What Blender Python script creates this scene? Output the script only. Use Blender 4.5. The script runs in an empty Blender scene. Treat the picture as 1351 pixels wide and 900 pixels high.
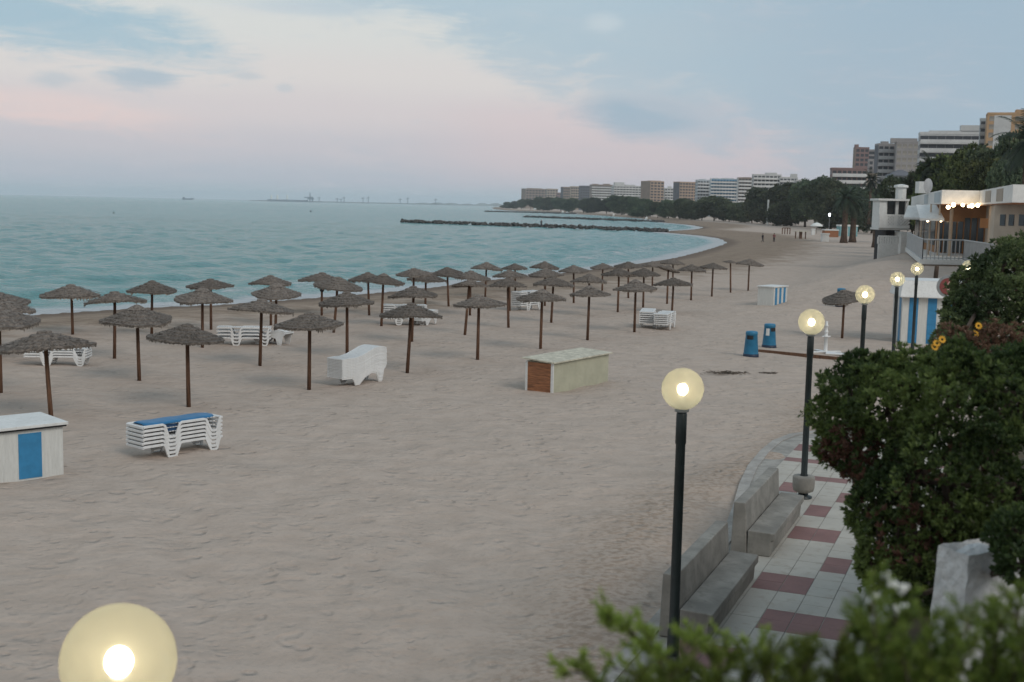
import bpy, math, random
import numpy as np
from mathutils import Vector, Matrix
R = math.radians
rnd = random.Random(7)
sc = bpy.context.scene
col = sc.collection

# ------------------------------------------------------------------ camera calibration (photo is 1351 x 900)
PW, PH, F, HC = 1351.0, 900.0, 1600.0, 5.65
_hs, _h0 = 0.0215, 256.0
_c = _h0 + _hs * PW / 2 - PH / 2
_n = Vector((-_hs, 1, -_c / F)).normalized()          # world down in camera coords (x right, y down, z forward)
_zf = (Vector((0, 0, 1)) - _n * _n.z).normalized()
_xr = _n.cross(_zf)
CAM = Vector((0, 0, HC))
def ray(px, py):
    p = Vector((px - PW / 2, py - PH / 2, F))
    return Vector((p.dot(_xr), p.dot(_zf), -p.dot(_n)))
def G(px, py, z=0.0):
    d = ray(px, py); t = (z - HC) / d.z
    return CAM + d * t
def D(px, py, Y):
    d = ray(px, py); return CAM + d * (Y / d.y)
cam = bpy.data.cameras.new('camera'); camo = bpy.data.objects.new('camera', cam); col.objects.link(camo)
def _w(v): return Vector((v.dot(_xr), v.dot(_zf), -v.dot(_n)))
ax, ay, az = _w(Vector((1, 0, 0))), _w(Vector((0, -1, 0))), _w(Vector((0, 0, -1)))
camo.matrix_world = Matrix(((ax.x, ay.x, az.x, 0), (ax.y, ay.y, az.y, 0), (ax.z, ay.z, az.z, HC), (0, 0, 0, 1)))
cam.sensor_width = 36; cam.lens = 36 * F / PW; cam.clip_end = 30000; cam.clip_start = 0.05
cam.dof.use_dof = True; cam.dof.focus_distance = 28; cam.dof.aperture_fstop = 2.7
sc.camera = camo

# ------------------------------------------------------------------ mesh builder and tagging
class MB:
    def __init__(s): s.v = []; s.f = []; s.m = []; s.cur = 0
    def add(s, vs, fs):
        o = len(s.v); s.v += [tuple(x) for x in vs]; s.f += [tuple(i + o for i in f) for f in fs]; s.m += [s.cur] * len(fs)
        return s
    def box(s, c, d, rz=0.0):
        hx, hy, hz = d[0] / 2, d[1] / 2, d[2] / 2; ca, sa = math.cos(rz), math.sin(rz)
        vs = []
        for z in (-hz, hz):
            for x, y in ((-hx, -hy), (hx, -hy), (hx, hy), (-hx, hy)):
                vs.append((c[0] + x * ca - y * sa, c[1] + x * sa + y * ca, c[2] + z))
        return s.add(vs, [(3, 2, 1, 0), (4, 5, 6, 7), (0, 1, 5, 4), (1, 2, 6, 5), (2, 3, 7, 6), (3, 0, 4, 7)])
    def b(s, x0, x1, y0, y1, z0, z1): return s.box(((x0 + x1) / 2, (y0 + y1) / 2, (z0 + z1) / 2), (x1 - x0, y1 - y0, z1 - z0))
    def tube(s, pts, rs, n=8, cap=True):
        pts = [Vector(p) for p in pts]
        if not hasattr(rs, '__len__'): rs = [rs] * len(pts)
        vs = []; fs = []
        for i, p in enumerate(pts):
            d = (pts[min(i + 1, len(pts) - 1)] - pts[max(i - 1, 0)]).normalized()
            a = d.orthogonal().normalized() if abs(d.z) < .95 else Vector((1, 0, 0)) - d * d.x
            a.normalize(); bb = d.cross(a)
            for k in range(n):
                t = 2 * math.pi * k / n; vs.append(p + (a * math.cos(t) + bb * math.sin(t)) * rs[i])
        for i in range(len(pts) - 1):
            for k in range(n):
                k2 = (k + 1) % n; fs.append((i * n + k, i * n + k2, (i + 1) * n + k2, (i + 1) * n + k))
        if cap: fs.append(tuple(range(n - 1, -1, -1))); fs.append(tuple((len(pts) - 1) * n + k for k in range(n)))
        return s.add(vs, fs)
    def lathe(s, prof, n=20, c=(0, 0, 0), cap=False):
        vs = []; fs = []
        for r, z in prof:
            for k in range(n):
                t = 2 * math.pi * k / n; vs.append((c[0] + r * math.cos(t), c[1] + r * math.sin(t), c[2] + z))
        for i in range(len(prof) - 1):
            for k in range(n):
                k2 = (k + 1) % n; fs.append((i * n + k, i * n + k2, (i + 1) * n + k2, (i + 1) * n + k))
        if cap:
            fs.append(tuple(range(n - 1, -1, -1))); fs.append(tuple((len(prof) - 1) * n + k for k in range(n)))
        return s.add(vs, fs)
    def sphere(s, c, r, n=12, m=8, sq=(1, 1, 1)):
        vs = []; fs = []
        for j in range(m + 1):
            ph = math.pi * j / m
            for k in range(n):
                t = 2 * math.pi * k / n
                vs.append((c[0] + r * sq[0] * math.sin(ph) * math.cos(t), c[1] + r * sq[1] * math.sin(ph) * math.sin(t), c[2] - r * sq[2] * math.cos(ph)))
        for j in range(m):
            for k in range(n):
                k2 = (k + 1) % n; fs.append((j * n + k, j * n + k2, (j + 1) * n + k2, (j + 1) * n + k))
        return s.add(vs, fs)
    def ext_xz(s, poly, y0, y1):        # polygon (x,z) extruded along y
        n = len(poly); vs = [(x, y0, z) for x, z in poly] + [(x, y1, z) for x, z in poly]
        fs = [tuple(range(n)), tuple(range(2 * n - 1, n - 1, -1))] + [(i, i + n, (i + 1) % n + n, (i + 1) % n) for i in range(n)]
        return s.add(vs, fs)
    def prism(s, poly, z0, z1):
        n = len(poly); vs = [(x, y, z0) for x, y in poly] + [(x, y, z1) for x, y in poly]
        fs = [tuple(range(n - 1, -1, -1)), tuple(range(n, 2 * n))] + [(i, (i + 1) % n, (i + 1) % n + n, i + n) for i in range(n)]
        return s.add(vs, fs)
    def build(s, name, mat, parent=None, smooth=False, loc=None, rz=None, bevel=0):
        me = bpy.data.meshes.new(name); me.from_pydata(s.v, [], s.f)
        if isinstance(mat, (list, tuple)):
            for m_ in mat: me.materials.append(m_)
            me.polygons.foreach_set('material_index', s.m)
        elif mat: me.materials.append(mat)
        me.validate()
        if smooth:
            me.polygons.foreach_set('use_smooth', [True] * len(me.polygons))
        me.update()
        o = bpy.data.objects.new(name, me); col.objects.link(o)
        if parent: o.parent = parent
        if loc is not None: o.location = loc
        if rz is not None: o.rotation_euler.z = rz
        if bevel:
            bm_ = o.modifiers.new('bevel', 'BEVEL'); bm_.width = bevel; bm_.segments = 2; bm_.limit_method = 'ANGLE'
        return o
def npmesh(name, V, Fq, mat, parent=None, attr=None, smooth=False):
    me = bpy.data.meshes.new(name); me.vertices.add(len(V)); me.vertices.foreach_set('co', np.asarray(V, np.float32).ravel())
    k = Fq.shape[1]; me.loops.add(Fq.size); me.loops.foreach_set('vertex_index', Fq.astype(np.int32).ravel())
    me.polygons.add(len(Fq)); me.polygons.foreach_set('loop_start', np.arange(len(Fq), dtype=np.int32) * k)
    me.polygons.foreach_set('loop_total', np.full(len(Fq), k, np.int32))
    if smooth: me.polygons.foreach_set('use_smooth', np.ones(len(Fq), bool))
    me.update(calc_edges=True)
    if attr:
        for an, dom, arr in attr:
            a = me.attributes.new(an, 'FLOAT', dom); a.data.foreach_set('value', np.asarray(arr, np.float32))
    if mat: me.materials.append(mat)
    o = bpy.data.objects.new(name, me); col.objects.link(o)
    if parent: o.parent = parent
    return o
def tag(o, label=None, cat=None, group=None, kind=None):
    if label: o['label'] = label
    if cat: o['category'] = cat
    if group: o['group'] = group
    if kind: o['kind'] = kind
    return o
def thing(name, label, cat, loc=(0, 0, 0), rz=0.0, group=None):
    o = bpy.data.objects.new(name, None); col.objects.link(o); o.empty_display_size = .2
    o.location = loc; o.rotation_euler = (0, 0, rz); return tag(o, label, cat, group)
KIDS = {}
def copy_tree(o, parent=None):
    c = o.copy(); col.objects.link(c)
    if parent: c.parent = parent
    for ch in list(o.children): copy_tree(ch, c)
    return c

# ------------------------------------------------------------------ materials
def newmat(name):
    m = bpy.data.materials.new(name); m.use_nodes = True; nt = m.node_tree
    return m, nt, nt.nodes['Principled BSDF'], nt.nodes['Material Output']
def mathn(nt, op, a, b=None, c=None, clamp=False):
    n = nt.nodes.new('ShaderNodeMath'); n.operation = op; n.use_clamp = clamp
    for i, x in enumerate((a, b, c)):
        if x is None: continue
        if isinstance(x, (int, float)): n.inputs[i].default_value = x
        else: nt.links.new(x, n.inputs[i])
    return n.outputs[0]
def sstep(nt, x, a, b):
    n = nt.nodes.new('ShaderNodeMapRange'); n.interpolation_type = 'SMOOTHSTEP'
    nt.links.new(x, n.inputs[0]); n.inputs[1].default_value = a; n.inputs[2].default_value = b
    return n.outputs[0]
def mixc(nt, f, a, b, mode='MIX'):
    n = nt.nodes.new('ShaderNodeMix'); n.data_type = 'RGBA'; n.blend_type = mode
    for i, x in ((0, f), (6, a), (7, b)):
        if isinstance(x, (int, float)): n.inputs[i].default_value = x
        elif isinstance(x, (tuple, list)): n.inputs[i].default_value = (*x[:3], 1)
        else: nt.links.new(x, n.inputs[i])
    return n.outputs[2]
def noise(nt, vec, scale, detail=4, rough=.55, dist=0.0):
    n = nt.nodes.new('ShaderNodeTexNoise'); n.inputs['Scale'].default_value = scale; n.inputs['Detail'].default_value = detail
    n.inputs['Roughness'].default_value = rough; n.inputs['Distortion'].default_value = dist
    if vec is not None: nt.links.new(vec, n.inputs['Vector'])
    return n.outputs['Fac']
def texco(nt, which='Object'):
    return nt.nodes.new('ShaderNodeTexCoord').outputs[which]
def mapping(nt, vec, scale=(1, 1, 1), rot=(0, 0, 0), loc=(0, 0, 0)):
    n = nt.nodes.new('ShaderNodeMapping'); n.inputs['Scale'].default_value = scale; n.inputs['Rotation'].default_value = rot
    n.inputs['Location'].default_value = loc; nt.links.new(vec, n.inputs['Vector']); return n.outputs[0]
def attrn(nt, name):
    n = nt.nodes.new('ShaderNodeAttribute'); n.attribute_name = name; return n.outputs['Fac']
def bump(nt, b, h, strength=.5, dist=.02):
    n = nt.nodes.new('ShaderNodeBump'); n.inputs['Strength'].default_value = strength; n.inputs['Distance'].default_value = dist
    nt.links.new(h, n.inputs['Height']); nt.links.new(n.outputs[0], b.inputs['Normal']); return n
def M(name, c, rough=.6, var=.25, scale=6.0, bstr=.2, bdist=.005, dirt=None, metal=0.0, stretch=(1, 1, 1), rndv=0.0, spec=.4, bscale=None):
    m, nt, b, out = newmat(name); tc = mapping(nt, texco(nt), stretch)
    n1 = noise(nt, tc, scale); n2 = noise(nt, tc, scale * 4.3)
    dk = tuple(x * (1 - var) for x in c); lt = tuple(min(1, x * (1 + var)) for x in c)
    cc = mixc(nt, sstep(nt, n1, .3, .7), dk, lt)
    if dirt: cc = mixc(nt, mathn(nt, 'MULTIPLY', sstep(nt, n2, .5, .75), .6), cc, dirt)
    if rndv:
        oi = nt.nodes.new('ShaderNodeObjectInfo')
        hs = nt.nodes.new('ShaderNodeHueSaturation'); nt.links.new(cc, hs.inputs['Color'])
        nt.links.new(mathn(nt, 'MULTIPLY_ADD', oi.outputs['Random'], 2 * rndv, 1 - rndv), hs.inputs['Value']); cc = hs.outputs[0]
    nt.links.new(cc, b.inputs['Base Color'])
    b.inputs['Roughness'].default_value = rough; b.inputs['Metallic'].default_value = metal; b.inputs['Specular IOR Level'].default_value = spec
    if bstr:
        h = n2 if bscale is None else noise(nt, tc, bscale); bump(nt, b, h, bstr, bdist)
    return m
def emit(name, c, s):
    m, nt, b, out = newmat(name); nt.nodes.remove(b); e = nt.nodes.new('ShaderNodeEmission')
    e.inputs[0].default_value = (*c, 1); e.inputs[1].default_value = s; nt.links.new(e.outputs[0], out.inputs[0]); return m
def leafmat(name, dark, light, third=None, rough=.5, transl=.25):
    m, nt, b, out = newmat(name); t = attrn(nt, 'tint')
    cc = mixc(nt, sstep(nt, t, .0, .75), dark, light)
    if third: cc = mixc(nt, sstep(nt, t, .90, .93), cc, third)
    oi = nt.nodes.new('ShaderNodeObjectInfo')
    hs = nt.nodes.new('ShaderNodeHueSaturation'); nt.links.new(cc, hs.inputs['Color'])
    nt.links.new(mathn(nt, 'MULTIPLY_ADD', oi.outputs['Random'], .75, .65), hs.inputs['Value'])
    nt.links.new(mathn(nt, 'MULTIPLY_ADD', oi.outputs['Random'], .05, .475), hs.inputs['Hue'])
    nt.links.new(hs.outputs[0], b.inputs['Base Color']); b.inputs['Roughness'].default_value = rough
    b.inputs['Specular IOR Level'].default_value = .3
    if transl:
        tr = nt.nodes.new('ShaderNodeBsdfTranslucent'); nt.links.new(hs.outputs[0], tr.inputs[0])
        mx = nt.nodes.new('ShaderNodeMixShader'); mx.inputs[0].default_value = transl
        nt.links.new(b.outputs[0], mx.inputs[1]); nt.links.new(tr.outputs[0], mx.inputs[2]); nt.links.new(mx.outputs[0], out.inputs[0])
    return m

m_white = M('white_paint', (.62, .62, .60), .5, .06, 3, .1, .002, dirt=(.45, .44, .40))
m_plast = M('white_plastic', (.66, .66, .65), .38, .05, 4, .05, .001, dirt=(.5, .48, .44))
m_blue = M('blue_paint', (.035, .20, .38), .45, .1, 5, .1, .002)
m_pad = M('blue_vinyl', (.02, .14, .30), .4, .12, 5, .2, .004)
m_paddark = M('navy_vinyl', (.012, .05, .12), .45, .12, 5, .2, .004)
m_thatch = M('dry_heather', (.162, .140, .122), .95, .36, 14, .6, .015, dirt=(.095, .083, .075), rndv=.18, spec=.1)
m_fringe = M('loose_heather', (.175, .152, .13), .95, .4, 9, .3, .01, rndv=.18, spec=.1)
m_pole = M('brown_timber', (.115, .062, .038), .8, .35, 5, .4, .006, stretch=(6, 6, .6), rndv=.2, spec=.2)
m_black = M('black_green_paint', (.012, .018, .018), .4, .2, 6, .1, .002)
m_conc = M('grey_concrete', (.235, .222, .198), .9, .22, 2.2, .6, .006, dirt=(.16, .15, .13), spec=.2)
m_kerb = M('kerb_concrete', (.33, .31, .285), .9, .15, 3, .5, .005, dirt=(.24, .21, .18), spec=.2)
m_wood = M('orange_planks', (.25, .105, .048), .7, .35, 3, .4, .004, stretch=(1, 1, 8))
m_cream = M('cream_green_board', (.40, .39, .29), .65, .08, 2, .1, .002, dirt=(.33, .31, .24))
m_roofb = M('weathered_board', (.48, .45, .36), .8, .22, 4, .3, .004, dirt=(.25, .21, .15))
m_bin = M('bin_blue', (.02, .15, .27), .4, .1, 5, .1, .002)
m_binbase = M('bin_navy', (.01, .02, .045), .5, .1, 5, .1, .002)
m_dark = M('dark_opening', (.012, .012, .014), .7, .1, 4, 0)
m_paper = M('white_paper', (.6, .6, .58), .7, .05, 9, 0)
m_grey = M('grey_metal', (.22, .23, .23), .5, .15, 6, .1, .002)
m_rock = M('dark_rock', (.085, .08, .075), .9, .4, 1.2, .8, .08, spec=.2)
m_trunk = M('bark', (.07, .052, .04), .95, .4, 3, .8, .03, spec=.1)
m_palmtrunk = M('palm_bark', (.085, .06, .045), .95, .4, 3, .8, .03, spec=.1)
m_skin = M('skin', (.36, .21, .15), .6, .1, 6, 0)
m_cloth_dark = M('dark_cloth', (.025, .025, .03), .9, .2, 8, .2, .004)
m_cloth_white = M('white_cloth', (.6, .6, .6), .9, .1, 8, .2, .004)
m_cloth_red = M('plum_cloth', (.14, .04, .05), .9, .2, 8, .2, .004)
m_hair = M('dark_hair', (.02, .015, .012), .8, .3, 20, .3, .004)
m_glass = M('dark_window_glass', (.035, .045, .05), .12, .3, .6, 0, spec=.6)
m_stucco = M('rough_white_stucco', (.46, .46, .455), .95, .15, 9, .8, .02, dirt=(.3, .31, .3), bscale=22)
# ------------------------------------------------------------------ world: dusk sky with thin high cloud
wd = bpy.data.worlds.new('World'); sc.world = wd; wd.use_nodes = True
nt = wd.node_tree; bg = nt.nodes['Background']
tc = nt.nodes.new('ShaderNodeTexCoord').outputs['Generated']
sep = nt.nodes.new('ShaderNodeSeparateXYZ'); nt.links.new(tc, sep.inputs[0])
az_ = mathn(nt, 'ARCTAN2', sep.outputs[0], sep.outputs[1])
el_ = mathn(nt, 'ARCSINE', sep.outputs[2])
cmb = nt.nodes.new('ShaderNodeCombineXYZ'); nt.links.new(az_, cmb.inputs[0]); nt.links.new(mathn(nt, 'MULTIPLY', el_, 2.2), cmb.inputs[1])
av = cmb.outputs[0]
nA = mathn(nt, 'SUBTRACT', noise(nt, av, 7, 6, .55), .5); nB = mathn(nt, 'SUBTRACT', noise(nt, mapping(nt, av, (1, 2.2, 1), (0, 0, R(-12))), 18, 8, .68, .8), .5)
nz = mathn(nt, 'ADD', mathn(nt, 'MULTIPLY', nA, .20), mathn(nt, 'MULTIPLY', nB, .13))
def AE(px, py):
    d = ray(px, py).normalized(); return math.atan2(d.x, d.y), math.asin(d.z)
def lin(c): return tuple((x / 255 / 12.92) if x / 255 <= .04045 else ((x / 255 + .055) / 1.055) ** 2.4 for x in c)
ramp = nt.nodes.new('ShaderNodeValToRGB'); ramp.color_ramp.interpolation = 'EASE'
nt.links.new(mathn(nt, 'MULTIPLY', mathn(nt, 'ADD', el_, mathn(nt, 'MULTIPLY', nA, .02)), 5.0), ramp.inputs[0])
stops = [(0, (172, 188, 198)), (.10, (183, 189, 200)), (.22, (196, 194, 202)), (.36, (210, 203, 206)), (.50, (216, 211, 210)), (.68, (214, 215, 213)), (.85, (207, 215, 217)), (1.0, (203, 213, 218))]
while len(ramp.color_ramp.elements) < len(stops): ramp.color_ramp.elements.new(.5)
for e, (p, c) in zip(ramp.color_ramp.elements, stops): e.position = p; e.color = (*lin(c), 1)
c = ramp.outputs[0]
# pale lavender veil to the right (north-west)
vr = sstep(nt, mathn(nt, 'ADD', az_, mathn(nt, 'MULTIPLY', nA, .25)), -.02, .42)
c = mixc(nt, mathn(nt, 'MULTIPLY', vr, .75), c, lin((180, 184, 194)))
# pink streak on the left
def band(px0, py0, px1, py1, w, soft):
    a0, e0 = AE(px0, py0); a1, e1 = AE(px1, py1); k = (e1 - e0) / (a1 - a0)
    d = mathn(nt, 'SUBTRACT', el_, mathn(nt, 'MULTIPLY_ADD', mathn(nt, 'SUBTRACT', az_, a0), k, e0))
    d = mathn(nt, 'ABSOLUTE', mathn(nt, 'ADD', d, mathn(nt, 'MULTIPLY', nz, .12)))
    return mathn(nt, 'SUBTRACT', 1, sstep(nt, d, w, w + soft), clamp=True)
pk = mathn(nt, 'MULTIPLY', band(0, 138, 300, 172, .004, .014), mathn(nt, 'SUBTRACT', 1, sstep(nt, az_, AE(120, 150)[0], AE(330, 170)[0])))
pk = mathn(nt, 'MULTIPLY', pk, mathn(nt, 'MULTIPLY_ADD', sstep(nt, nB, -.15, .15), .5, .5))
c = mixc(nt, mathn(nt, 'MULTIPLY', pk, .8), c, lin((228, 206, 204)))
pk2 = mathn(nt, 'MULTIPLY', band(560, 190, 1000, 200, .016, .03), mathn(nt, 'SUBTRACT', 1, sstep(nt, mathn(nt, 'ABSOLUTE', mathn(nt, 'SUBTRACT', az_, AE(820, 190)[0])), .08, .2)))
c = mixc(nt, mathn(nt, 'MULTIPLY', pk2, .55), c, lin((212, 196, 200)))
def blob(px, py, rx, ry, soft, col_, amt, nstr=1.0, tilt=0.0):
    global c
    a, e = AE(px, py)
    dx = mathn(nt, 'MULTIPLY', mathn(nt, 'SUBTRACT', az_, a), F / rx)
    dy = mathn(nt, 'SUBTRACT', el_, e)
    if tilt: dy = mathn(nt, 'SUBTRACT', dy, mathn(nt, 'MULTIPLY', mathn(nt, 'SUBTRACT', az_, a), tilt))
    dy = mathn(nt, 'MULTIPLY', dy, F / ry)
    r = mathn(nt, 'SQRT', mathn(nt, 'ADD', mathn(nt, 'MULTIPLY', dx, dx), mathn(nt, 'MULTIPLY', dy, dy)))
    r = mathn(nt, 'ADD', r, mathn(nt, 'MULTIPLY', nz, 6 * nstr))
    k = mathn(nt, 'SUBTRACT', 1, sstep(nt, r, 1 - soft, 1 + soft), clamp=True)
    c = mixc(nt, mathn(nt, 'MULTIPLY', k, amt), c, lin(col_))
# the big blue grey sheet at upper right : half planes in (az, el)
def half(px0, py0, px1, py1, soft, nstr):
    a0, e0 = AE(px0, py0); a1, e1 = AE(px1, py1); L = math.hypot(a1 - a0, e1 - e0)
    nx, ny = -(e1 - e0) / L, (a1 - a0) / L
    d = mathn(nt, 'ADD', mathn(nt, 'MULTIPLY', mathn(nt, 'SUBTRACT', az_, a0), nx), mathn(nt, 'MULTIPLY', mathn(nt, 'SUBTRACT', el_, e0), ny))
    return sstep(nt, mathn(nt, 'ADD', d, mathn(nt, 'MULTIPLY', nz, nstr)), -soft, soft)
h1 = mathn(nt, 'MULTIPLY', half(470, 0, 720, 112, .022, .62), half(640, 96, 1000, 190, .030, .6))
h2 = mathn(nt, 'MULTIPLY', h1, mathn(nt, 'MULTIPLY_ADD', sstep(nt, nA, -.2, .2), -.25, 1))
c = mixc(nt, mathn(nt, 'MULTIPLY', h2, .80), c, lin((160, 186, 203)))
hd = mathn(nt, 'MULTIPLY', h1, sstep(nt, mathn(nt, 'ADD', az_, mathn(nt, 'MULTIPLY', nA, .3)), .03, .3))
c = mixc(nt, mathn(nt, 'MULTIPLY', hd, .40), c, lin((150, 174, 194)))
blob(845, 155, 78, 26, .45, (155, 178, 196), .85, 1.7, -.06)
blob(880, 140, 55, 12, .6, (208, 204, 208), .25, 1.5, -.2)
blob(95, 38, 165, 36, .4, (163, 189, 204), .9, 1.7, -.12)
blob(20, 5, 120, 30, .4, (160, 187, 203), .6, 1.6, -.1)
blob(185, 104, 36, 12, .6, (170, 186, 200), .85, 2.4)
blob(75, 104, 26, 8, .6, (182, 192, 202), .65, 2.4)
blob(325, 100, 18, 5, .6, (190, 196, 203), .7, 1)
blob(375, 116, 10, 5, .6, (192, 197, 204), .7, 1)
blob(400, 10, 80, 10, .5, (185, 199, 209), .6, 1)
blob(795, 30, 20, 9, .7, (203, 212, 217), .5, 2.6)
wisp = sstep(nt, mathn(nt, 'ADD', nB, mathn(nt, 'MULTIPLY', nA, .5)), .02, .30)
c = mixc(nt, mathn(nt, 'MULTIPLY', wisp, .22), c, lin((214, 206, 209)))
wisp2 = sstep(nt, mathn(nt, 'SUBTRACT', mathn(nt, 'MULTIPLY', nA, .8), nB), .06, .35)
c = mixc(nt, mathn(nt, 'MULTIPLY', wisp2, .30), c, lin((172, 188, 202)))
sky = nt.nodes.new('ShaderNodeTexSky'); sky.sky_type = 'NISHITA'; sky.sun_disc = False
SUN_EL, SUN_AZ = R(9), R(140)      # low behind the right shoulder
sky.sun_elevation = SUN_EL; sky.sun_rotation = SUN_AZ; sky.air_density = 1.0; sky.dust_density = 2.0
skys = nt.nodes.new('ShaderNodeMix'); skys.data_type = 'RGBA'; skys.blend_type = 'MULTIPLY'; skys.inputs[0].default_value = 1
nt.links.new(sky.outputs[0], skys.inputs[6]); skys.inputs[7].default_value = (.08, .08, .08, 1)
c = mixc(nt, .88, skys.outputs[2], c)          # thin cloud over nearly all of the clear sky
nt.links.new(c, bg.inputs[0]); bg.inputs[1].default_value = 1.1
sun = bpy.data.lights.new('sun', 'SUN'); sun.energy = 1.35; sun.angle = R(28); sun.color = (1, .92, .84)
so = bpy.data.objects.new('sun', sun); col.objects.link(so)
sd = Vector((math.sin(SUN_AZ) * math.cos(R(38)), math.cos(SUN_AZ) * math.cos(R(38)), math.sin(R(38))))
so.rotation_euler = sd.to_track_quat('Z', 'Y').to_euler()
so.location = (20, -20, 40)

# ------------------------------------------------------------------ terrain
SEA = -1.0
UY = Vector((.3815, .9244, 0)); UX = Vector((.9244, -.3815, 0)); RZ = math.atan2(UX.y, UX.x)   # promenade axes
sp = [(0, 418), (89, 412), (201, 405), (286, 402), (370, 396), (410, 393), (510, 385), (570, 379), (620, 372.5), (666, 367), (742, 360), (800, 353), (854, 346), (893, 339.5), (930, 330),
      (952, 323), (957, 320.3), (953, 317), (944, 314.2), (922, 311), (900, 309), (882, 307.5), (874, 306.3), (884, 304.6), (912, 303), (923, 301.5), (926, 300), (912, 297.3), (895, 295.6), (876, 294), (868, 291.8),
      (850, 289), (823, 286.8), (793, 284.5), (768, 283.2), (755, 282.4), (765, 281.3), (740, 280.2), (700, 279), (668, 277.8), (652, 276), (648, 274.6), (652, 273.6)]
shore = [np.array(G(x, y, SEA)[:2]) for x, y in sp]
dv = shore[0] - shore[3]; dv /= np.linalg.norm(dv)
shore = [shore[0] + dv * 220, shore[0] + dv * 60] + shore
shore = np.array(shore)
last = shore[-1]
land = np.vstack([shore, [[last[0] + 200, 6000], [9000, 6000], [9000, -400], [shore[0][0], -400]]])
def sdist(P):
    P = np.asarray(P, float); best = np.full(len(P), 1e18)
    for a, b in zip(shore[:-1], shore[1:]):
        ab = b - a; t = np.clip(((P - a) @ ab) / (ab @ ab), 0, 1); q = a + t[:, None] * ab
        best = np.minimum(best, ((P - q) ** 2).sum(1))
    ins = np.zeros(len(P), bool); n = len(land)
    for i in range(n):
        x1, y1 = land[i]; x2, y2 = land[(i + 1) % n]
        if y1 == y2: continue
        cnd = ((y1 > P[:, 1]) != (y2 > P[:, 1])) & (P[:, 0] < (x2 - x1) * (P[:, 1] - y1) / (y2 - y1) + x1)
        ins ^= cnd
    return np.sqrt(best) * np.where(ins, 1, -1)
def ss(x): x = np.clip(x, 0, 1); return x * x * (3 - 2 * x)
def height(P):
    P = np.asarray(P, float); s = sdist(P)
    h = np.where(s < 0, SEA + np.maximum(s * .07, -4), SEA + (-SEA) * ss(s / 15.0))
    berm = .12 * np.exp(-((s - 13) / 4) ** 2)
    h = h + np.where(s > 0, berm, 0)
    lx = P[:, 0] * UX.x + P[:, 1] * UX.y + 2.91; ly = P[:, 0] * UY.x + P[:, 1] * UY.y - 16.59
    h = h + 2.1 * ss((ly - 46) / 26) * ss((lx + 15) / 10) * ss((s - 12) / 10)
    h = h + 6 * ss((s - 95) / 120) * ss((P[:, 1] - 60) / 60) * ss((P[:, 0] - 32) / 60)
    return h, s
def hgt(x, y): return float(height([[x, y]])[0][0])
def onland(px, py):
    d = ray(px, py).normalized(); t = 4.0
    lo = t; 
    while t < 9000:
        p = CAM + d * t
        if p.z < 40 and p.z <= hgt(p.x, p.y): break
        lo = t; t *= 1.02
    hi = t
    for _ in range(24):
        m = (lo + hi) / 2; p = CAM + d * m
        if p.z <= hgt(p.x, p.y): hi = m
        else: lo = m
    p = CAM + d * hi; return Vector((p.x, p.y, hgt(p.x, p.y)))

def fan(T, Ys):
    t, y = np.meshgrid(T, Ys); X = (t * np.maximum(y, 14)).ravel(); Y = y.ravel()
    nx, ny = len(T), len(Ys); i = np.arange(nx * ny).reshape(ny, nx)
    Fq = np.stack([i[:-1, :-1], i[:-1, 1:], i[1:, 1:], i[1:, :-1]], -1).reshape(-1, 4)
    return X, Y, Fq
# sand
T = np.concatenate([np.linspace(-1.6, -.55, 14, endpoint=False), np.linspace(-.55, .55, 330), np.linspace(.56, 3, 18)])
Ys = np.concatenate([np.linspace(-20, 8, 8, endpoint=False), 8 * (1.0155 ** np.arange(0, 470))]); Ys = Ys[Ys < 5200]
X, Y, Fq = fan(T, Ys); P = np.stack([X, Y], 1); hh, s_ = height(P)
und = .030 * np.sin(P[:, 0] * 1.3 + .7 * np.sin(P[:, 1] * .9)) * np.sin(P[:, 1] * 1.1 + P[:, 0] * .4) + .02 * np.sin(P[:, 0] * 2.9 + P[:, 1] * 1.7 + 2 * np.sin(P[:, 1] * .5))
hh = hh + np.where((s_ > 3) & (Y < 250), und * ss((s_ - 3) / 6), 0)
_lx = X * UX.x + Y * UX.y + 2.91; _ly = X * UY.x + Y * UY.y - 16.59
trod = np.exp(-((_lx + 2.3 + .6 * np.sin(_ly * .35)) / 1.0) ** 2) * ss((_ly + 14) / 8) * ss((24 - _ly) / 10)
hh = hh + .095 * trod * ss((14 - _ly) / 3)
m_sand, nt, b, out = newmat('beach_sand')
tc = texco(nt); s_at = attrn(nt, 'shore')
n_big = noise(nt, tc, .22, 4); n_mid = noise(nt, tc, 1.6, 5); n_f = noise(nt, tc, 9, 4); n_g = noise(nt, tc, 60, 2)
dry = mixc(nt, sstep(nt, n_mid, .3, .7), (.396, .322, .268), (.450, .370, .311))
dry = mixc(nt, mathn(nt, 'MULTIPLY', sstep(nt, n_f, .52, .68), .35), dry, (.33, .275, .232))
dry = mixc(nt, mathn(nt, 'MULTIPLY', sstep(nt, n_big, .5, .72), .35), dry, (.36, .298, .25))
dry = mixc(nt, mathn(nt, 'MULTIPLY', attrn(nt, 'trodden'), mathn(nt, 'MULTIPLY_ADD', sstep(nt, n_f, .4, .65), .6, .25)), dry, (.27, .205, .155))
coarse = mixc(nt, sstep(nt, noise(nt, mapping(nt, tc, (.6, 2.2, 1)), .9, 6, .65), .35, .65), (.185, .135, .098), (.30, .235, .178))
sj = mathn(nt, 'ADD', s_at, mathn(nt, 'MULTIPLY', mathn(nt, 'SUBTRACT', noise(nt, tc, .35, 5, .6), .5), 16))
cc = mixc(nt, sstep(nt, sj, 13, 21), coarse, dry)
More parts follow.
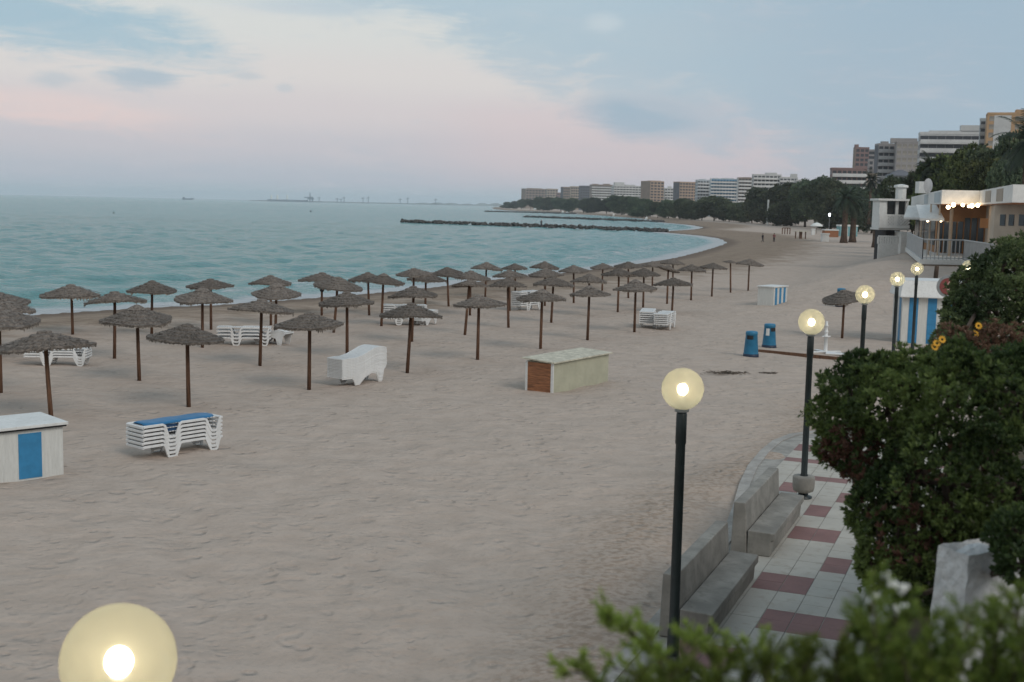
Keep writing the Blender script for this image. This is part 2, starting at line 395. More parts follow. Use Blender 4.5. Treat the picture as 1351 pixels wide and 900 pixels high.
cc = mixc(nt, sstep(nt, mathn(nt, 'ADD', s_at, mathn(nt, 'MULTIPLY', mathn(nt, 'SUBTRACT', n_mid, .5), 2)), 1.0, 4.0), (.15, .112, .085), cc)
cc = mixc(nt, sstep(nt, mathn(nt, 'ADD', s_at, mathn(nt, 'MULTIPLY', mathn(nt, 'SUBTRACT', n_big, .5), 40)), 105, 135), cc, (.10, .095, .065))
nt.links.new(cc, b.inputs['Base Color']); b.inputs['Roughness'].default_value = .95; b.inputs['Specular IOR Level'].default_value = .15
vor = nt.nodes.new('ShaderNodeTexVoronoi'); vor.feature = 'SMOOTH_F1'; vor.inputs['Scale'].default_value = 3.0
wv = nt.nodes.new('ShaderNodeVectorMath'); wv.operation = 'ADD'; nt.links.new(tc, wv.inputs[0])
nn = nt.nodes.new('ShaderNodeTexNoise'); nn.inputs['Scale'].default_value = 1.3; nn.inputs['Detail'].default_value = 2; nt.links.new(tc, nn.inputs['Vector'])
wsc = nt.nodes.new('ShaderNodeVectorMath'); wsc.operation = 'SCALE'; wsc.inputs['Scale'].default_value = .30; nt.links.new(nn.outputs['Color'], wsc.inputs[0]); nt.links.new(wsc.outputs[0], wv.inputs[1]); nt.links.new(wv.outputs[0], vor.inputs['Vector'])
foot = sstep(nt, vor.outputs['Distance'], .10, .42)
vo2 = nt.nodes.new('ShaderNodeTexVoronoi'); vo2.feature = 'SMOOTH_F1'; vo2.inputs['Scale'].default_value = 5.3; nt.links.new(wv.outputs[0], vo2.inputs['Vector'])
foot2 = mathn(nt, 'MULTIPLY', sstep(nt, vo2.outputs['Distance'], .08, .40), sstep(nt, noise(nt, tc, .9, 3), .42, .62))
hgtn = mathn(nt, 'ADD', mathn(nt, 'MULTIPLY', mathn(nt, 'MULTIPLY', foot, sstep(nt, noise(nt, tc, .55, 3), .34, .60)), 1.25), mathn(nt, 'MULTIPLY', mathn(nt, 'ADD', mathn(nt, 'MULTIPLY', n_f, .6), mathn(nt, 'MULTIPLY', n_mid, 1.0)), 1.0))
hgtn = mathn(nt, 'ADD', hgtn, mathn(nt, 'ADD', mathn(nt, 'MULTIPLY', foot2, .55), mathn(nt, 'MULTIPLY', n_g, .10)))
bump(nt, b, hgtn, 1.0, .040)
o = npmesh('beach', np.stack([X, Y, hh], 1), Fq, m_sand, attr=[('shore', 'POINT', s_), ('trodden', 'POINT', trod)], smooth=True); tag(o, kind='structure')

# sea
T = np.concatenate([np.linspace(-1.6, -.6, 20, endpoint=False), np.linspace(-.6, .45, 300)])
Ys = 30 * (1.008 ** np.arange(0, 800)); Ys = Ys[Ys < 14000]
X, Y, Fq = fan(T, Ys); s_ = sdist(np.stack([X, Y], 1))
keep = (s_[Fq] < 12).all(1); Fq = Fq[keep]
wv_h = np.where((s_ < -1) & (s_ > -60), .15 * np.sin(s_ * .62 + 1.6 * np.sin(X * .06) + .5 * np.sin(Y * .11)) * ss(-s_ / 5) * ss((60 + s_) / 30), 0)
_r = random.Random(5)
for _ in range(22):
    _a = R(-20) + _r.gauss(0, .7); _l = _r.uniform(2.2, 7.5); _k = 6.283 / _l
    wv_h += .0075 * _l ** .7 * np.sin((X * math.sin(_a) + Y * math.cos(_a)) * _k + _r.random() * 6.3 + .8 * np.sin(X * .21 * _r.uniform(.5, 1.5) + Y * .13)) * ss(-s_ / 10) * ss((650 - Y) / 450)
wv_h += np.where(s_ < 0, .05 * np.sin(X * .9 + Y * .35) * ss(-s_ / 10) * (Y < 400), 0)
m_sea, nt, b, out = newmat('sea_water')
tc = texco(nt); s_at = attrn(nt, 'shore')
w1 = noise(nt, mapping(nt, tc, (.16, .36, 1), (0, 0, R(-20))), 1, 6, .62, .6)
w2 = noise(nt, mapping(nt, tc, (.55, 1.3, 1), (0, 0, R(-20))), 1, 5, .6)
w3 = noise(nt, mapping(nt, tc, (.012, .05, 1), (0, 0, R(-12))), 1, 4, .6)
deep = mixc(nt, sstep(nt, w3, .35, .65), (.060, .232, .242), (.090, .280, .286))
deep = mixc(nt, sstep(nt, s_at, -120, -10), deep, (.115, .29, .292))
f1 = noise(nt, mapping(nt, tc, (.5, .9, 1)), .7, 7, .68)
dist = mathn(nt, 'MULTIPLY', s_at, -1)
jag = mathn(nt, 'ADD', dist, mathn(nt, 'MULTIPLY', mathn(nt, 'SUBTRACT', f1, .5), 7))
edge = mathn(nt, 'SUBTRACT', 1, sstep(nt, jag, 2.0, 4.0), clamp=True)
b2n = noise(nt, mapping(nt, tc, (.05, .12, 1)), 1, 3, .5)
jag2 = mathn(nt, 'ADD', dist, mathn(nt, 'MULTIPLY', mathn(nt, 'SUBTRACT', b2n, .5), 14))
st1 = mathn(nt, 'MULTIPLY', sstep(nt, mathn(nt, 'ABSOLUTE', mathn(nt, 'SUBTRACT', jag2, 9)), 2.4, .3), sstep(nt, f1, .47, .6))
st2 = mathn(nt, 'MULTIPLY', sstep(nt, mathn(nt, 'ABSOLUTE', mathn(nt, 'SUBTRACT', jag2, 17)), 1.8, .3), sstep(nt, mathn(nt, 'MULTIPLY_ADD', b2n, .5, mathn(nt, 'MULTIPLY', f1, .6)), .56, .66))
lace = mathn(nt, 'MULTIPLY', mathn(nt, 'SUBTRACT', 1, sstep(nt, dist, 4, 14), clamp=True), mathn(nt, 'MULTIPLY', sstep(nt, f1, .5, .64), .6))
foam = mathn(nt, 'MAXIMUM', mathn(nt, 'MAXIMUM', edge, st1), mathn(nt, 'MAXIMUM', lace, mathn(nt, 'MULTIPLY', st2, .7)))
cc = mixc(nt, foam, deep, (.54, .56, .57))
nt.links.new(cc, b.inputs['Base Color']); b.inputs['IOR'].default_value = 1.33
nt.links.new(mathn(nt, 'MULTIPLY_ADD', foam, .6, .13), b.inputs['Roughness'])
nt.links.new(mathn(nt, 'MULTIPLY_ADD', foam, -.4, .5), b.inputs['Specular IOR Level'])
bump(nt, b, mathn(nt, 'ADD', mathn(nt, 'MULTIPLY', w1, 1.0), mathn(nt, 'MULTIPLY', w2, .6)), 1.0, 1.7)
o = npmesh('sea', np.stack([X, Y, SEA + wv_h], 1), Fq, m_sea, attr=[('shore', 'POINT', s_)], smooth=True); tag(o, kind='structure')
# far coast beyond the water
mb = MB(); pts = []
m_far = M('far_land', (.22, .25, .25), .95, .2, .01, 0)
V = []; ff = []
n = 120
for i in range(n + 1):
    px = 330 + (668 - 330) * i / n; a = D(px, 262, 5200)
    h = 2 + 7 * max(0, (px - 520) / 140) * (.6 + .4 * math.sin(px * .09)) + 3 * math.sin(px * .31) * (px > 540)
    V += [(a.x, 5200, SEA - 1), (a.x, 5215, max(1.5, h) + 2 * rnd.random()), (a.x, 5600, max(1.5, h) + 2)]
    if i: 
        k = 3 * i; ff += [(k - 3, k, k + 1, k - 2), (k - 2, k + 1, k + 2, k - 1)]
tag(mb.add(V, ff).build('far_coast', m_far), kind='structure')

# groynes: one mound of boulders each
def groyne(pl, wdt, hgt_, nrock, seed, label):
    r = random.Random(seed); mb = MB(); P = [Vector(G(x, y, SEA)) for x, y in pl]
    base = P[0].copy()
    L = [0]
    for a, b_ in zip(P[:-1], P[1:]): L.append(L[-1] + (b_ - a).length)
    for _ in range(nrock):
        t = r.random() * L[-1]; k = max(i for i in range(len(P) - 1) if L[i] <= t)
        q = P[k].lerp(P[k + 1], (t - L[k]) / (L[k + 1] - L[k])); d = (P[k + 1] - P[k]).normalized(); nn_ = Vector((-d.y, d.x, 0))
        u = (r.random() + r.random() - 1); z = hgt_ * (1 - abs(u)) * (.45 + .55 * r.random()); s = wdt * (.14 + .2 * r.random())
        o_ = len(mb.v); mb.sphere((0, 0, 0), s, 6, 4, (1 + r.random() * .6, .8 + r.random() * .5, .6 + r.random() * .4))
        ca, sa = math.cos(r.random() * 6), math.sin(r.random() * 6); c0 = q + nn_ * u * wdt - base
        for i in range(o_, len(mb.v)):
            x, y, zz = mb.v[i]; j = 1 + (r.random() - .5) * .35
            mb.v[i] = (c0.x + (x * ca - y * sa) * j, c0.y + (x * sa + y * ca) * j, zz * j + z)
    o = mb.build('rock_groyne', m_rock, loc=(base.x, base.y, SEA)); tag(o, label, 'groyne', 'rock groynes along the bays'); return o
groyne([(531, 293.8), (640, 297.5), (760, 301.8), (880, 306.6)], 1.5, 1.0, 1100, 1, 'longest and nearest dark rock groyne, reaching farthest left into the sea')
groyne([(692, 286.6), (780, 289.8), (876, 293.6)], 1.6, .9, 900, 2, 'middle dark rock groyne between the long near one and the far strip')
groyne([(640, 279.4), (700, 280.8), (760, 282.6)], 2.0, .9, 700, 3, 'farthest thin rock groyne at the end of the bay')
# ------------------------------------------------------------------ promenade (local frame: x across towards the bank, y along)
TZ = .12
OO = G(960 + 258 / 5, 700 + 515 / 5, TZ)
def W(x, y, z=0.0): return Vector((OO.x, OO.y, 0)) + UX * x + UY * y + Vector((0, 0, z))
m_tw = M('white_tile', (.40, .372, .325), .8, .07, 1.3, .0, dirt=(.30, .26, .21))
m_tp = M('pink_tile', (.21, .115, .105), .8, .12, 1.3, .0, dirt=(.17, .10, .09))
m_gr = M('grout', (.27, .255, .23), .95, .2, 4, .3)
for mm in (m_tw, m_tp):
    nt = mm.node_tree; b = nt.nodes['Principled BSDF']; tc = texco(nt)
    wv = nt.nodes.new('ShaderNodeTexWave'); wv.wave_type = 'BANDS'; wv.bands_direction = 'Y'; wv.inputs['Scale'].default_value = 6.5
    nt.links.new(tc, wv.inputs['Vector']); bump(nt, b, mathn(nt, 'ADD', wv.outputs['Fac'], mathn(nt, 'MULTIPLY', noise(nt, tc, 30), .5)), .5, .006)
pro = [(5.2, -22), (-1.15, -22), (-1.15, 1.5), (-1.25, 3.6), (-1.5, 5.6), (-1.8, 7.6), (-2.0, 9.4), (-2.08, 11.2), (-2.05, 12.6), (-1.85, 13.6), (-1.4, 14.3), (-.6, 14.8), (.6, 15.1), (5.2, 15.1)]
pro_ccw = pro[::-1]
mb = MB(); mb.prism([(x, y) for x, y in pro_ccw], -.2, TZ - .008)
def inpoly(pt, poly):
    x, y = pt; ins = False; n = len(poly)
    for i in range(n):
        x1, y1 = poly[i]; x2, y2 = poly[(i + 1) % n]
        if (y1 > y) != (y2 > y) and x < (x2 - x1) * (y - y1) / (y2 - y1) + x1: ins = not ins
    return ins
# pink bars of the pattern, as (column 0..., row...) ranges measured on the ground
def L(px, py):
    g = G(px, py, TZ) - OO; return g.dot(UX), g.dot(UY)
bars_px = [(z, q) for z, q in (('b', [(258, 515), (800, 573), (790, 705), (185, 640)]), ('b', [(215, 275), (575, 315), (515, 420), (185, 385)]), ('b', [(655, 180), (800, 185), (785, 275), (610, 265)]),
    ('a', [(420, 620), (715, 640), (690, 705), (390, 680)]), ('a', [(470, 490), (605, 495), (575, 550), (440, 540)]), ('a', [(655, 415), (790, 420), (750, 470), (625, 465)]),
    ('a', [(320, 355), (410, 360), (385, 410), (310, 405)]), ('a', [(500, 297), (690, 310), (665, 355), (490, 343)]), ('a', [(310, 190), (540, 208), (520, 240), (295, 225)]), ('a', [(335, 110), (510, 125), (490, 152), (310, 140)]))]
bars = []
for z, q in bars_px:
    q2 = [L(960 + x / 5, 700 + y / 5) if z == 'b' else L(960 + x / 4.5, 560 + y / 4.5) for x, y in q]
    xs = sorted(p[0] for p in q2); ys = sorted(p[1] for p in q2)
    bars.append((round((xs[0] + xs[1]) / 2 / .4) * .4, round((xs[2] + xs[3]) / 2 / .4) * .4, round((ys[0] + ys[1]) / 2 / .43) * .43, round((ys[2] + ys[3]) / 2 / .43) * .43))
rb = random.Random(4)
for k in range(8): 
    bars.append((-.8 + .8 * (k % 4), .0 + .8 * (k % 4), -2.58 - 1.72 * k, -1.72 - 1.72 * k)); bars.append((1.6, 2.8, 11.18 - 1.72 * k, 12.04 - 1.72 * k))
mt = MB(); mt.cur = 0
for i in range(-7, 13):
    for j in range(-50, 36):
        x0, y0 = i * .4, j * .43; cx, cy = x0 + .2, y0 + .215
        if not inpoly((cx, cy), pro): continue
        if not all(inpoly((cx + dx, cy + dy), pro) for dx in (-.34, .2) for dy in (-.2, .25)): continue
        pink = any(a - .02 < cx < b_ + .02 and c_ - .02 < cy < d_ + .02 for a, b_, c_, d_ in bars)
        mt.cur = 1 if pink else 0; g = .006; zt = TZ + rb.uniform(-.0015, .0015)
        mt.b(x0 + g, x0 + .4 - g, y0 + .003, y0 + .43 - .003, TZ - .03, zt)
po = mb.build('promenade_paving', m_gr, loc=OO.xy.to_3d(), rz=RZ); tag(po, kind='structure')
to = mt.build('promenade_tiles', [m_tw, m_tp], loc=OO.xy.to_3d(), rz=RZ); tag(to, kind='structure')
# kerb ribbon along the seaward edge
mb = MB(); kp = pro[1:-1]; n = len(kp); off = []
for i, (x, y) in enumerate(kp):
    x0, y0 = kp[max(0, i - 1)]; x1, y1 = kp[min(n - 1, i + 1)]; d = Vector((x1 - x0, y1 - y0)).normalized(); nn_ = Vector((-d.y, d.x)); off.append((nn_, Vector((x, y))))
V = []
for nn_, p in off:
    a = p + nn_ * .012; b2 = p - nn_ * .30
    a = p + nn_ * .2; b2 = p - nn_ * .02
    V += [(a.x, a.y, -.05), (a.x, a.y, TZ + .005), (b2.x, b2.y, TZ + .012), (b2.x, b2.y, -.05)]
ff = []
for i in range(n - 1):
    for k in range(4): ff.append((4 * i + k, 4 * i + (k + 1) % 4, 4 * i + 4 + (k + 1) % 4, 4 * i + 4 + k))
mb.add(V, ff); ko = mb.build('kerb', m_kerb, loc=OO.xy.to_3d(), rz=RZ); tag(ko, kind='structure')

# concrete benches
def bench(x, y, ln, label):
    t = thing('concrete_bench', label, 'bench', W(x, y, TZ), RZ, 'concrete benches on the promenade')
    MB().ext_xz([(0, 0), (.27, 0), (.245, .42), (.215, .84), (.03, .84)], 0, ln).build('backrest', m_conc, t, bevel=.015)
    MB().ext_xz([(.272, 0), (.64, 0), (.655, .26), (.70, .265), (.70, .385), (.272, .40)], 0.0, ln).build('seat', m_conc, t, bevel=.015)
    return t
bench(-1.08, 2.55, 2.95, 'grey concrete bench farther from the camera, beside the lamp with the round concrete foot')
bench(-1.08, -1.72, 3.0, 'grey concrete bench nearest the camera, partly behind the near lamp post and twigs')

# globe lamps
m_globe, nt, b, out = newmat('yellowed_acrylic'); nt.nodes.remove(b)
tr = nt.nodes.new('ShaderNodeBsdfTransparent'); tr.inputs[0].default_value = (.98, .96, .84, 1)
tl = nt.nodes.new('ShaderNodeBsdfTranslucent'); tl.inputs[0].default_value = (.72, .71, .60, 1)
df = nt.nodes.new('ShaderNodeBsdfDiffuse'); df.inputs[0].default_value = (.70, .69, .58, 1)
rf = nt.nodes.new('ShaderNodeBsdfRefraction'); rf.inputs['IOR'].default_value = 1.0; rf.inputs['Roughness'].default_value = .30; rf.inputs[0].default_value = (1, .95, .70, 1)
gl = nt.nodes.new('ShaderNodeBsdfGlossy'); gl.inputs['Roughness'].default_value = .12
def mixs(f, a, b_):
    m_ = nt.nodes.new('ShaderNodeMixShader')
    if isinstance(f, (int, float)): m_.inputs[0].default_value = f
    else: nt.links.new(f, m_.inputs[0])
    nt.links.new(a, m_.inputs[1]); nt.links.new(b_, m_.inputs[2]); return m_.outputs[0]
lw = nt.nodes.new('ShaderNodeLayerWeight'); lw.inputs[0].default_value = .25
s1 = mixs(.5, tl.outputs[0], df.outputs[0]); s2 = mixs(.5, s1, rf.outputs[0])
s3 = mixs(mathn(nt, 'SUBTRACT', .69, mathn(nt, 'MULTIPLY', lw.outputs['Facing'], .25)), s2, tr.outputs[0])
s4 = mixs(mathn(nt, 'MULTIPLY', lw.outputs['Fresnel'], .25), s3, gl.outputs[0]); nt.links.new(s4, out.inputs[0])
vs_ = nt.nodes.new('ShaderNodeVolumeScatter'); vs_.inputs['Color'].default_value = (1, .97, .85, 1); vs_.inputs['Density'].default_value = .5; nt.links.new(vs_.outputs[0], out.inputs['Volume'])
m_bulb = emit('lit_bulb', (1.0, .85, .60), 34)
lamps = [((-.645, -12.46), 3.61, 'cut off lit globe lamp in the bottom left corner, closest of all the globes', 0),
         ((-.635, -2.68), 3.53, 'lit globe lamp with tall black post standing beside the nearest concrete bench', 1),
         ((-.62, 6.95), 3.55, 'lit globe lamp on black post with a round concrete foot beside the farther bench', 2),
         ((-.70, 16.5), 3.50, 'lit globe lamp just right of the white foot shower, post base behind the bush', 0),
         ((-.80, 27.0), 3.40, 'lit globe lamp at the left edge of the striped beach kiosk', 0),
         ((-.70, 34.4), 3.46, 'lit globe lamp standing in front of the striped beach kiosk stripes, smaller than its neighbour', 0)]
R_G = .25
for (x, y), zc, lb, kind in lamps:
    p = W(x, y, TZ if y < 15 else 0.0); p.z = TZ if y < 15 else hgt(p.x, p.y)
    t = thing('globe_lamp', lb, 'street lamp', p, 0, 'globe lamps along the promenade')
    top = zc - p.z - R_G
    MB().lathe([(.075, .02), (.075, .45), (.062, .48), (.058, top - .42), (.066, top - .40), (.064, top - .05), (.052, top - .02), (.001, top - .018)], 16).build('post', m_black, t, True)
    MB().lathe([(.17, 0), (.17, .03), (.10, .05), (.085, .14), (.07, .15)], 20).build('base_plate', m_black, t, True)
    if kind == 2:
        MB().lathe([(.10, .10), (.19, .14), (.21, .22), (.215, .40), (.20, .43), (.07, .435)], 20).build('concrete_foot', m_conc, t, True)
    MB().lathe([(.05, top - .03), (.085, top - .02), (.085, top + .01), (.075, top + .03), (.045, top + .035), (.04, top + .18), (.001, top + .182)], 16).build('lamp_holder', m_grey, t, True)
    gm = MB(); pr = []
    for k in range(33):
        a = -math.pi / 2 + math.pi * k / 32
        pr.append((max(.0005, R_G * math.cos(a)), top + R_G + R_G * math.sin(a)))
    gm.lathe(pr, 48).build('globe', m_globe, t, True)
    MB().sphere((0, 0, top + .245), .062, 16, 10, (1, 1, 1.12)).build('bulb', m_bulb, t, True)

# ------------------------------------------------------------------ thatched umbrellas
def canopy_variant(seed, Rr=1.12, Hh=.46):
    r = random.Random(seed); mb = MB(); n = 40; tiers = [(1.0, 0.0), (.86, .13), (.70, .27), (.52, .44), (.34, .62), (.16, .82), (.0, 1.0)]
    sag = [1 + .05 * math.sin(3 * 2 * math.pi * k / n + seed) + r.uniform(-.03, .03) for k in range(n)]
    dz = [.03 * math.sin(2 * 2 * math.pi * k / n + seed * 2) + r.uniform(-.012, .012) for k in range(n)]
    V = []; ff = []; rings = []
    for i, (q, h) in enumerate(tiers[:-1]):      # each tier overlaps the one below: a step every course
        for dr, dh in ((0, 0), (-.02, .055)) if i else ((0, 0), (.005, .05)):
            rings.append([( (q * Rr * sag[k] + dr + r.uniform(-.015, .015)), h * Hh + dh + dz[k] * q * q + r.uniform(-.012, .012)) for k in range(n)])
    rings.insert(0, [(max(.05, x - .06), z - .005) for x, z in rings[0]])
    rings.insert(0, [(.06, Hh * .55) for k in range(n)])
    rings.append([(.02, Hh * 1.03) for k in range(n)])
    for rg in rings:
        for k, (x, z) in enumerate(rg):
            t = 2 * math.pi * k / n; V.append((x * math.cos(t), x * math.sin(t), z))
    for i in range(len(rings) - 1):
        for k in range(n): ff.append((i * n + k, i * n + (k + 1) % n, (i + 1) * n + (k + 1) % n, (i + 1) * n + k))
    mb.add(V, ff)
    for _ in range(420):                         # stalks lying down the slope
        t = r.random() * 6.283; q = .15 + .85 * math.sqrt(r.random()); ln = r.uniform(.10, .24); wd_ = r.uniform(.006, .014)
        def pt(q_, lift):
            h = np.interp(q_, [x for x, _ in tiers[::-1]], [z for _, z in tiers[::-1]]) * Hh
            return Vector((q_ * Rr * math.cos(t), q_ * Rr * math.sin(t), h + .05 + lift))
        a = pt(q, 0.0); e = pt(min(1.06, q + ln / Rr), r.uniform(.0, .018)); s_ = Vector((-math.sin(t), math.cos(t), 0)) * wd_ + Vector((r.uniform(-.01, .01), r.uniform(-.01, .01), 0))
        mb.add([a - s_, a + s_, e + s_ * .4, e - s_ * .4], [(0, 1, 2, 3)])
    fr = MB(); seg = [r.random() ** 2 for _ in range(9)]; nn_ = 240; V = []
    for k in range(nn_):
        t = 6.2832 * k / nn_; kk_ = k * n // nn_; fq = (k * n / nn_) % 1; k2 = (kk_ + 1) % n
        sg = sag[kk_] * (1 - fq) + sag[k2] * fq; dzz = dz[kk_] * (1 - fq) + dz[k2] * fq; dens = seg[k * 9 // nn_]
        ln = .035 + r.random() * .035 + (.16 * dens * r.random() if k % 2 else .03 * dens)
        q0 = Rr * sg - .03; q1 = q0 + r.uniform(-.01, .05)
        V += [(q0 * math.cos(t), q0 * math.sin(t), .035 + dzz), (q1 * math.cos(t), q1 * math.sin(t), dzz + .02 - ln)]
    fr.add(V, [(2 * k, 2 * k + 1, (2 * k + 3) % (2 * nn_), (2 * k + 2) % (2 * nn_)) for k in range(nn_)])
    cp = MB(); cp.lathe([(.30, Hh * .80), (.29, Hh * .84), (.20, Hh * .97), (.11, Hh * 1.08), (.03, Hh * 1.13), (.001, Hh * 1.135)], 18)
    for i in range(len(cp.v)):
        x, y, z = cp.v[i]; cp.v[i] = (x * r.uniform(.9, 1.12), y * r.uniform(.9, 1.12), z + r.uniform(-.012, .012))
    return mb, fr, cp
variants = []
for sd_ in range(5):
    mb, fr, cp = canopy_variant(sd_ + 1, 1.12, (.47, .40, .50, .44, .47)[sd_])
    variants.append((mb, fr, cp, (.47, .40, .50, .44, .47)[sd_]))
vm = []
for i, (mb, fr, cp, hh_) in enumerate(variants):
    o1 = mb.build('canopy', m_thatch, smooth=False); o2 = fr.build('fringe', m_fringe); o3 = cp.build('cap', m_thatch)
    vm.append((o1.data, o2.data, o3.data, hh_))
    for o_ in (o1, o2, o3): bpy.data.objects.remove(o_)
U = [  # apex x, apex y, span, base x, base y, label
 (59, 434, 115, 68, 552, 'thatched umbrella with leaning pole rising right behind the blue and white striped hut'),
 (-1, 403, 96, 1, 519, 'thatched umbrella halved by the left photo edge, its brown pole standing at that edge'),
 (-6, 387, 92, -6, 474, 'half seen thatched umbrella at the left edge, pole out of frame, drooping over the surf'),
 (-9, 381, 84, -10, 462, 'thatched umbrella at the left edge of which only a small rim shows above the others'),
 (94.5, 373.5, 72, 96, 441, 'thatched umbrella at far left standing alone with its whole canopy against the surf'),
 (152, 383, 77, 151, 474, 'grey poled thatched umbrella between the lone one by the surf and the dark one'),
 (180.6, 402.6, 88, 184, 503, 'dark thatched umbrella in front of the grey poled one, left of the frayed near one'),
 (201, 368.5, 62, 200, 444, 'thatched umbrella nearest the surf behind the dark one, with sea around its whole canopy'),
 (246, 425.5, 97, 249, 537, 'broad thatched umbrella with frayed hanging rim standing just behind the blue covered lounger stack'),
 (267.5, 379.6, 74, 267, 458, 'thatched umbrella with tufts hanging at both rim ends, overlapped by another just behind it'),
 (277.7, 366.8, 60, 278.5, 436, 'thatched umbrella peeping over the tufted one, its pole just right of that one'),
 (357, 362, 55, 357.4, 429.5, 'thatched umbrella seaward of the white lounger stack, peeping over a wider one'),
 (365, 373.4, 64, 363, 451, 'thatched umbrella with even rim at the right end of the slatted white lounger stack'),
 (345, 393, 86, 342.8, 482, 'wide flat thatched umbrella whose pole crosses the slatted white lounger stack'),
 (408.7, 410.6, 90, 407.7, 514, 'sagging thatched umbrella with long frayed right rim, left of the tall white lounger stack'),
 (425, 358.4, 62, 424.4, 416, 'left one of two pale brown umbrellas whose canopies merge, something dark tied to its pole'),
 (446, 364, 64, 440, 438, 'right one of two pale brown umbrellas whose canopies merge, with a frayed right rim'),
 (458, 383, 72, 458, 470, 'rounded thatched umbrella standing right behind the tall white lounger stack'),
 (485.5, 358, 50, 487.3, 416, 'small thatched umbrella by the surf half covered by the one to its right'),
 (506, 361, 55, 503, 430, 'thatched umbrella with reddish pole overlapping a smaller one on its left'),
 (546, 353, 50, 545, 422, 'thatched umbrella by the surf behind a broad flat one, left of a close pair'),
 (546, 376, 66, 543, 452, 'flat thatched umbrella standing in front of the white lounger stack at mid beach'),
 (562, 357, 54, 561, 408, 'low thatched umbrella by the surf, right of a close pair, overlapped on its left'),
 (590, 351.6, 44, 592, 404, 'small olive tinted thatched umbrella standing clear of its neighbours by the surf'),
 (621, 356, 52, 620, 416, 'thatched umbrella behind the one with the slanted pole, flat rim against the surf'),
 (619.5, 368, 50, 613, 442, 'thatched umbrella with slanted pole behind the flat wide one in the middle'),
 (543, 398, 83, 537, 491, 'broad thatched umbrella with thick pole, right of the tall white lounger stack'),
 (632, 388, 72, 630, 475.7, 'flat wide thatched umbrella left of the tan wooden cabin, with the slanted pole behind it'),
 (642, 345, 43, 640, 392, 'steep thatched umbrella by the surf, just right of the olive tinted one'),
 (679.4, 347, 35, 680, 384, 'small thatched umbrella by the surf peeping between two larger ones, behind the white stack'),
 (672, 355.5, 47, 672.5, 410, 'thatched umbrella just seaward of the standing white lounger stack'),
 (670, 365.6, 52, 671, 433, 'thatched umbrella with dark pole just left of the standing white lounger stack'),
 (718.7, 344, 40, 719, 390, 'highest reaching thatched umbrella in the middle row by the water, above two overlapping ones'),
 (720, 352.8, 48, 718.7, 404, 'middle one of three thatched umbrellas overlapping one above the other'),
 (730.6, 364, 54, 727, 426, 'lowest of three overlapping thatched umbrellas, just behind the wide one by the cabin'),
 (715.5, 382, 66, 713, 461, 'wide thatched umbrella with thick pole standing right behind the tan wooden cabin'),
 (757, 349, 40, 757, 400, 'thatched umbrella with a thin pole standing clear just right of the overlapping three'),
 (777.6, 360, 49, 776.5, 416, 'flat thatched umbrella behind the one with a raised tuft on top'),
 (778, 377, 55, 775, 447.7, 'thatched umbrella with a raised tuft on top, behind the right end of the tan cabin'),
 (795.4, 346.5, 36, 794.5, 383, 'small thatched umbrella by the water between the thin poled one and the wide pair'),
 (829, 344.6, 40, 829, 393, 'thatched umbrella peaking over a flat wide one near the water'),
 (817, 352.6, 48, 815, 411, 'flat wide thatched umbrella left of and behind the shaggy dark one'),
 (850, 352.6, 42, 848.5, 406, 'thatched umbrella just right of and behind the shaggy dark one'),
 (839, 369, 59, 837, 438, 'shaggy dark thatched umbrella at the left end of the rightmost white lounger stack'),
 (861.4, 344, 36, 860.5, 384, 'thatched umbrella near the water seen over its neighbour, left of the small ragged one'),
 (889, 365.5, 52, 886.4, 413, 'thatched umbrella whose pole stands directly behind the rightmost white lounger stack'),
 (882, 350, 31, 880, 401, 'small ragged brown umbrella with much of its thatch gone'),
 (888, 340, 32, 888, 382, 'thatched umbrella nearest the water at the right, above the small ragged brown one'),
 (913, 348, 38, 911.8, 395.7, 'thatched umbrella touching the rim of another on its right, left of the last three poles'),
 (941, 346, 38, 939, 391.4, 'thatched umbrella with clear sand around its pole, just left of the tiny one'),
 (963.8, 343, 21, 964, 386.4, 'tiny thatched umbrella with a narrow canopy between two wider ones at the right end'),
 (989, 340.5, 36, 987, 383.5, 'last thatched umbrella at the right end of the rows, nearest the white striped box'),
 (1115, 381, 56, 1111, 446, 'lone tilted grey umbrella by the lamps with a blue bin behind it'),
]
HK = {}
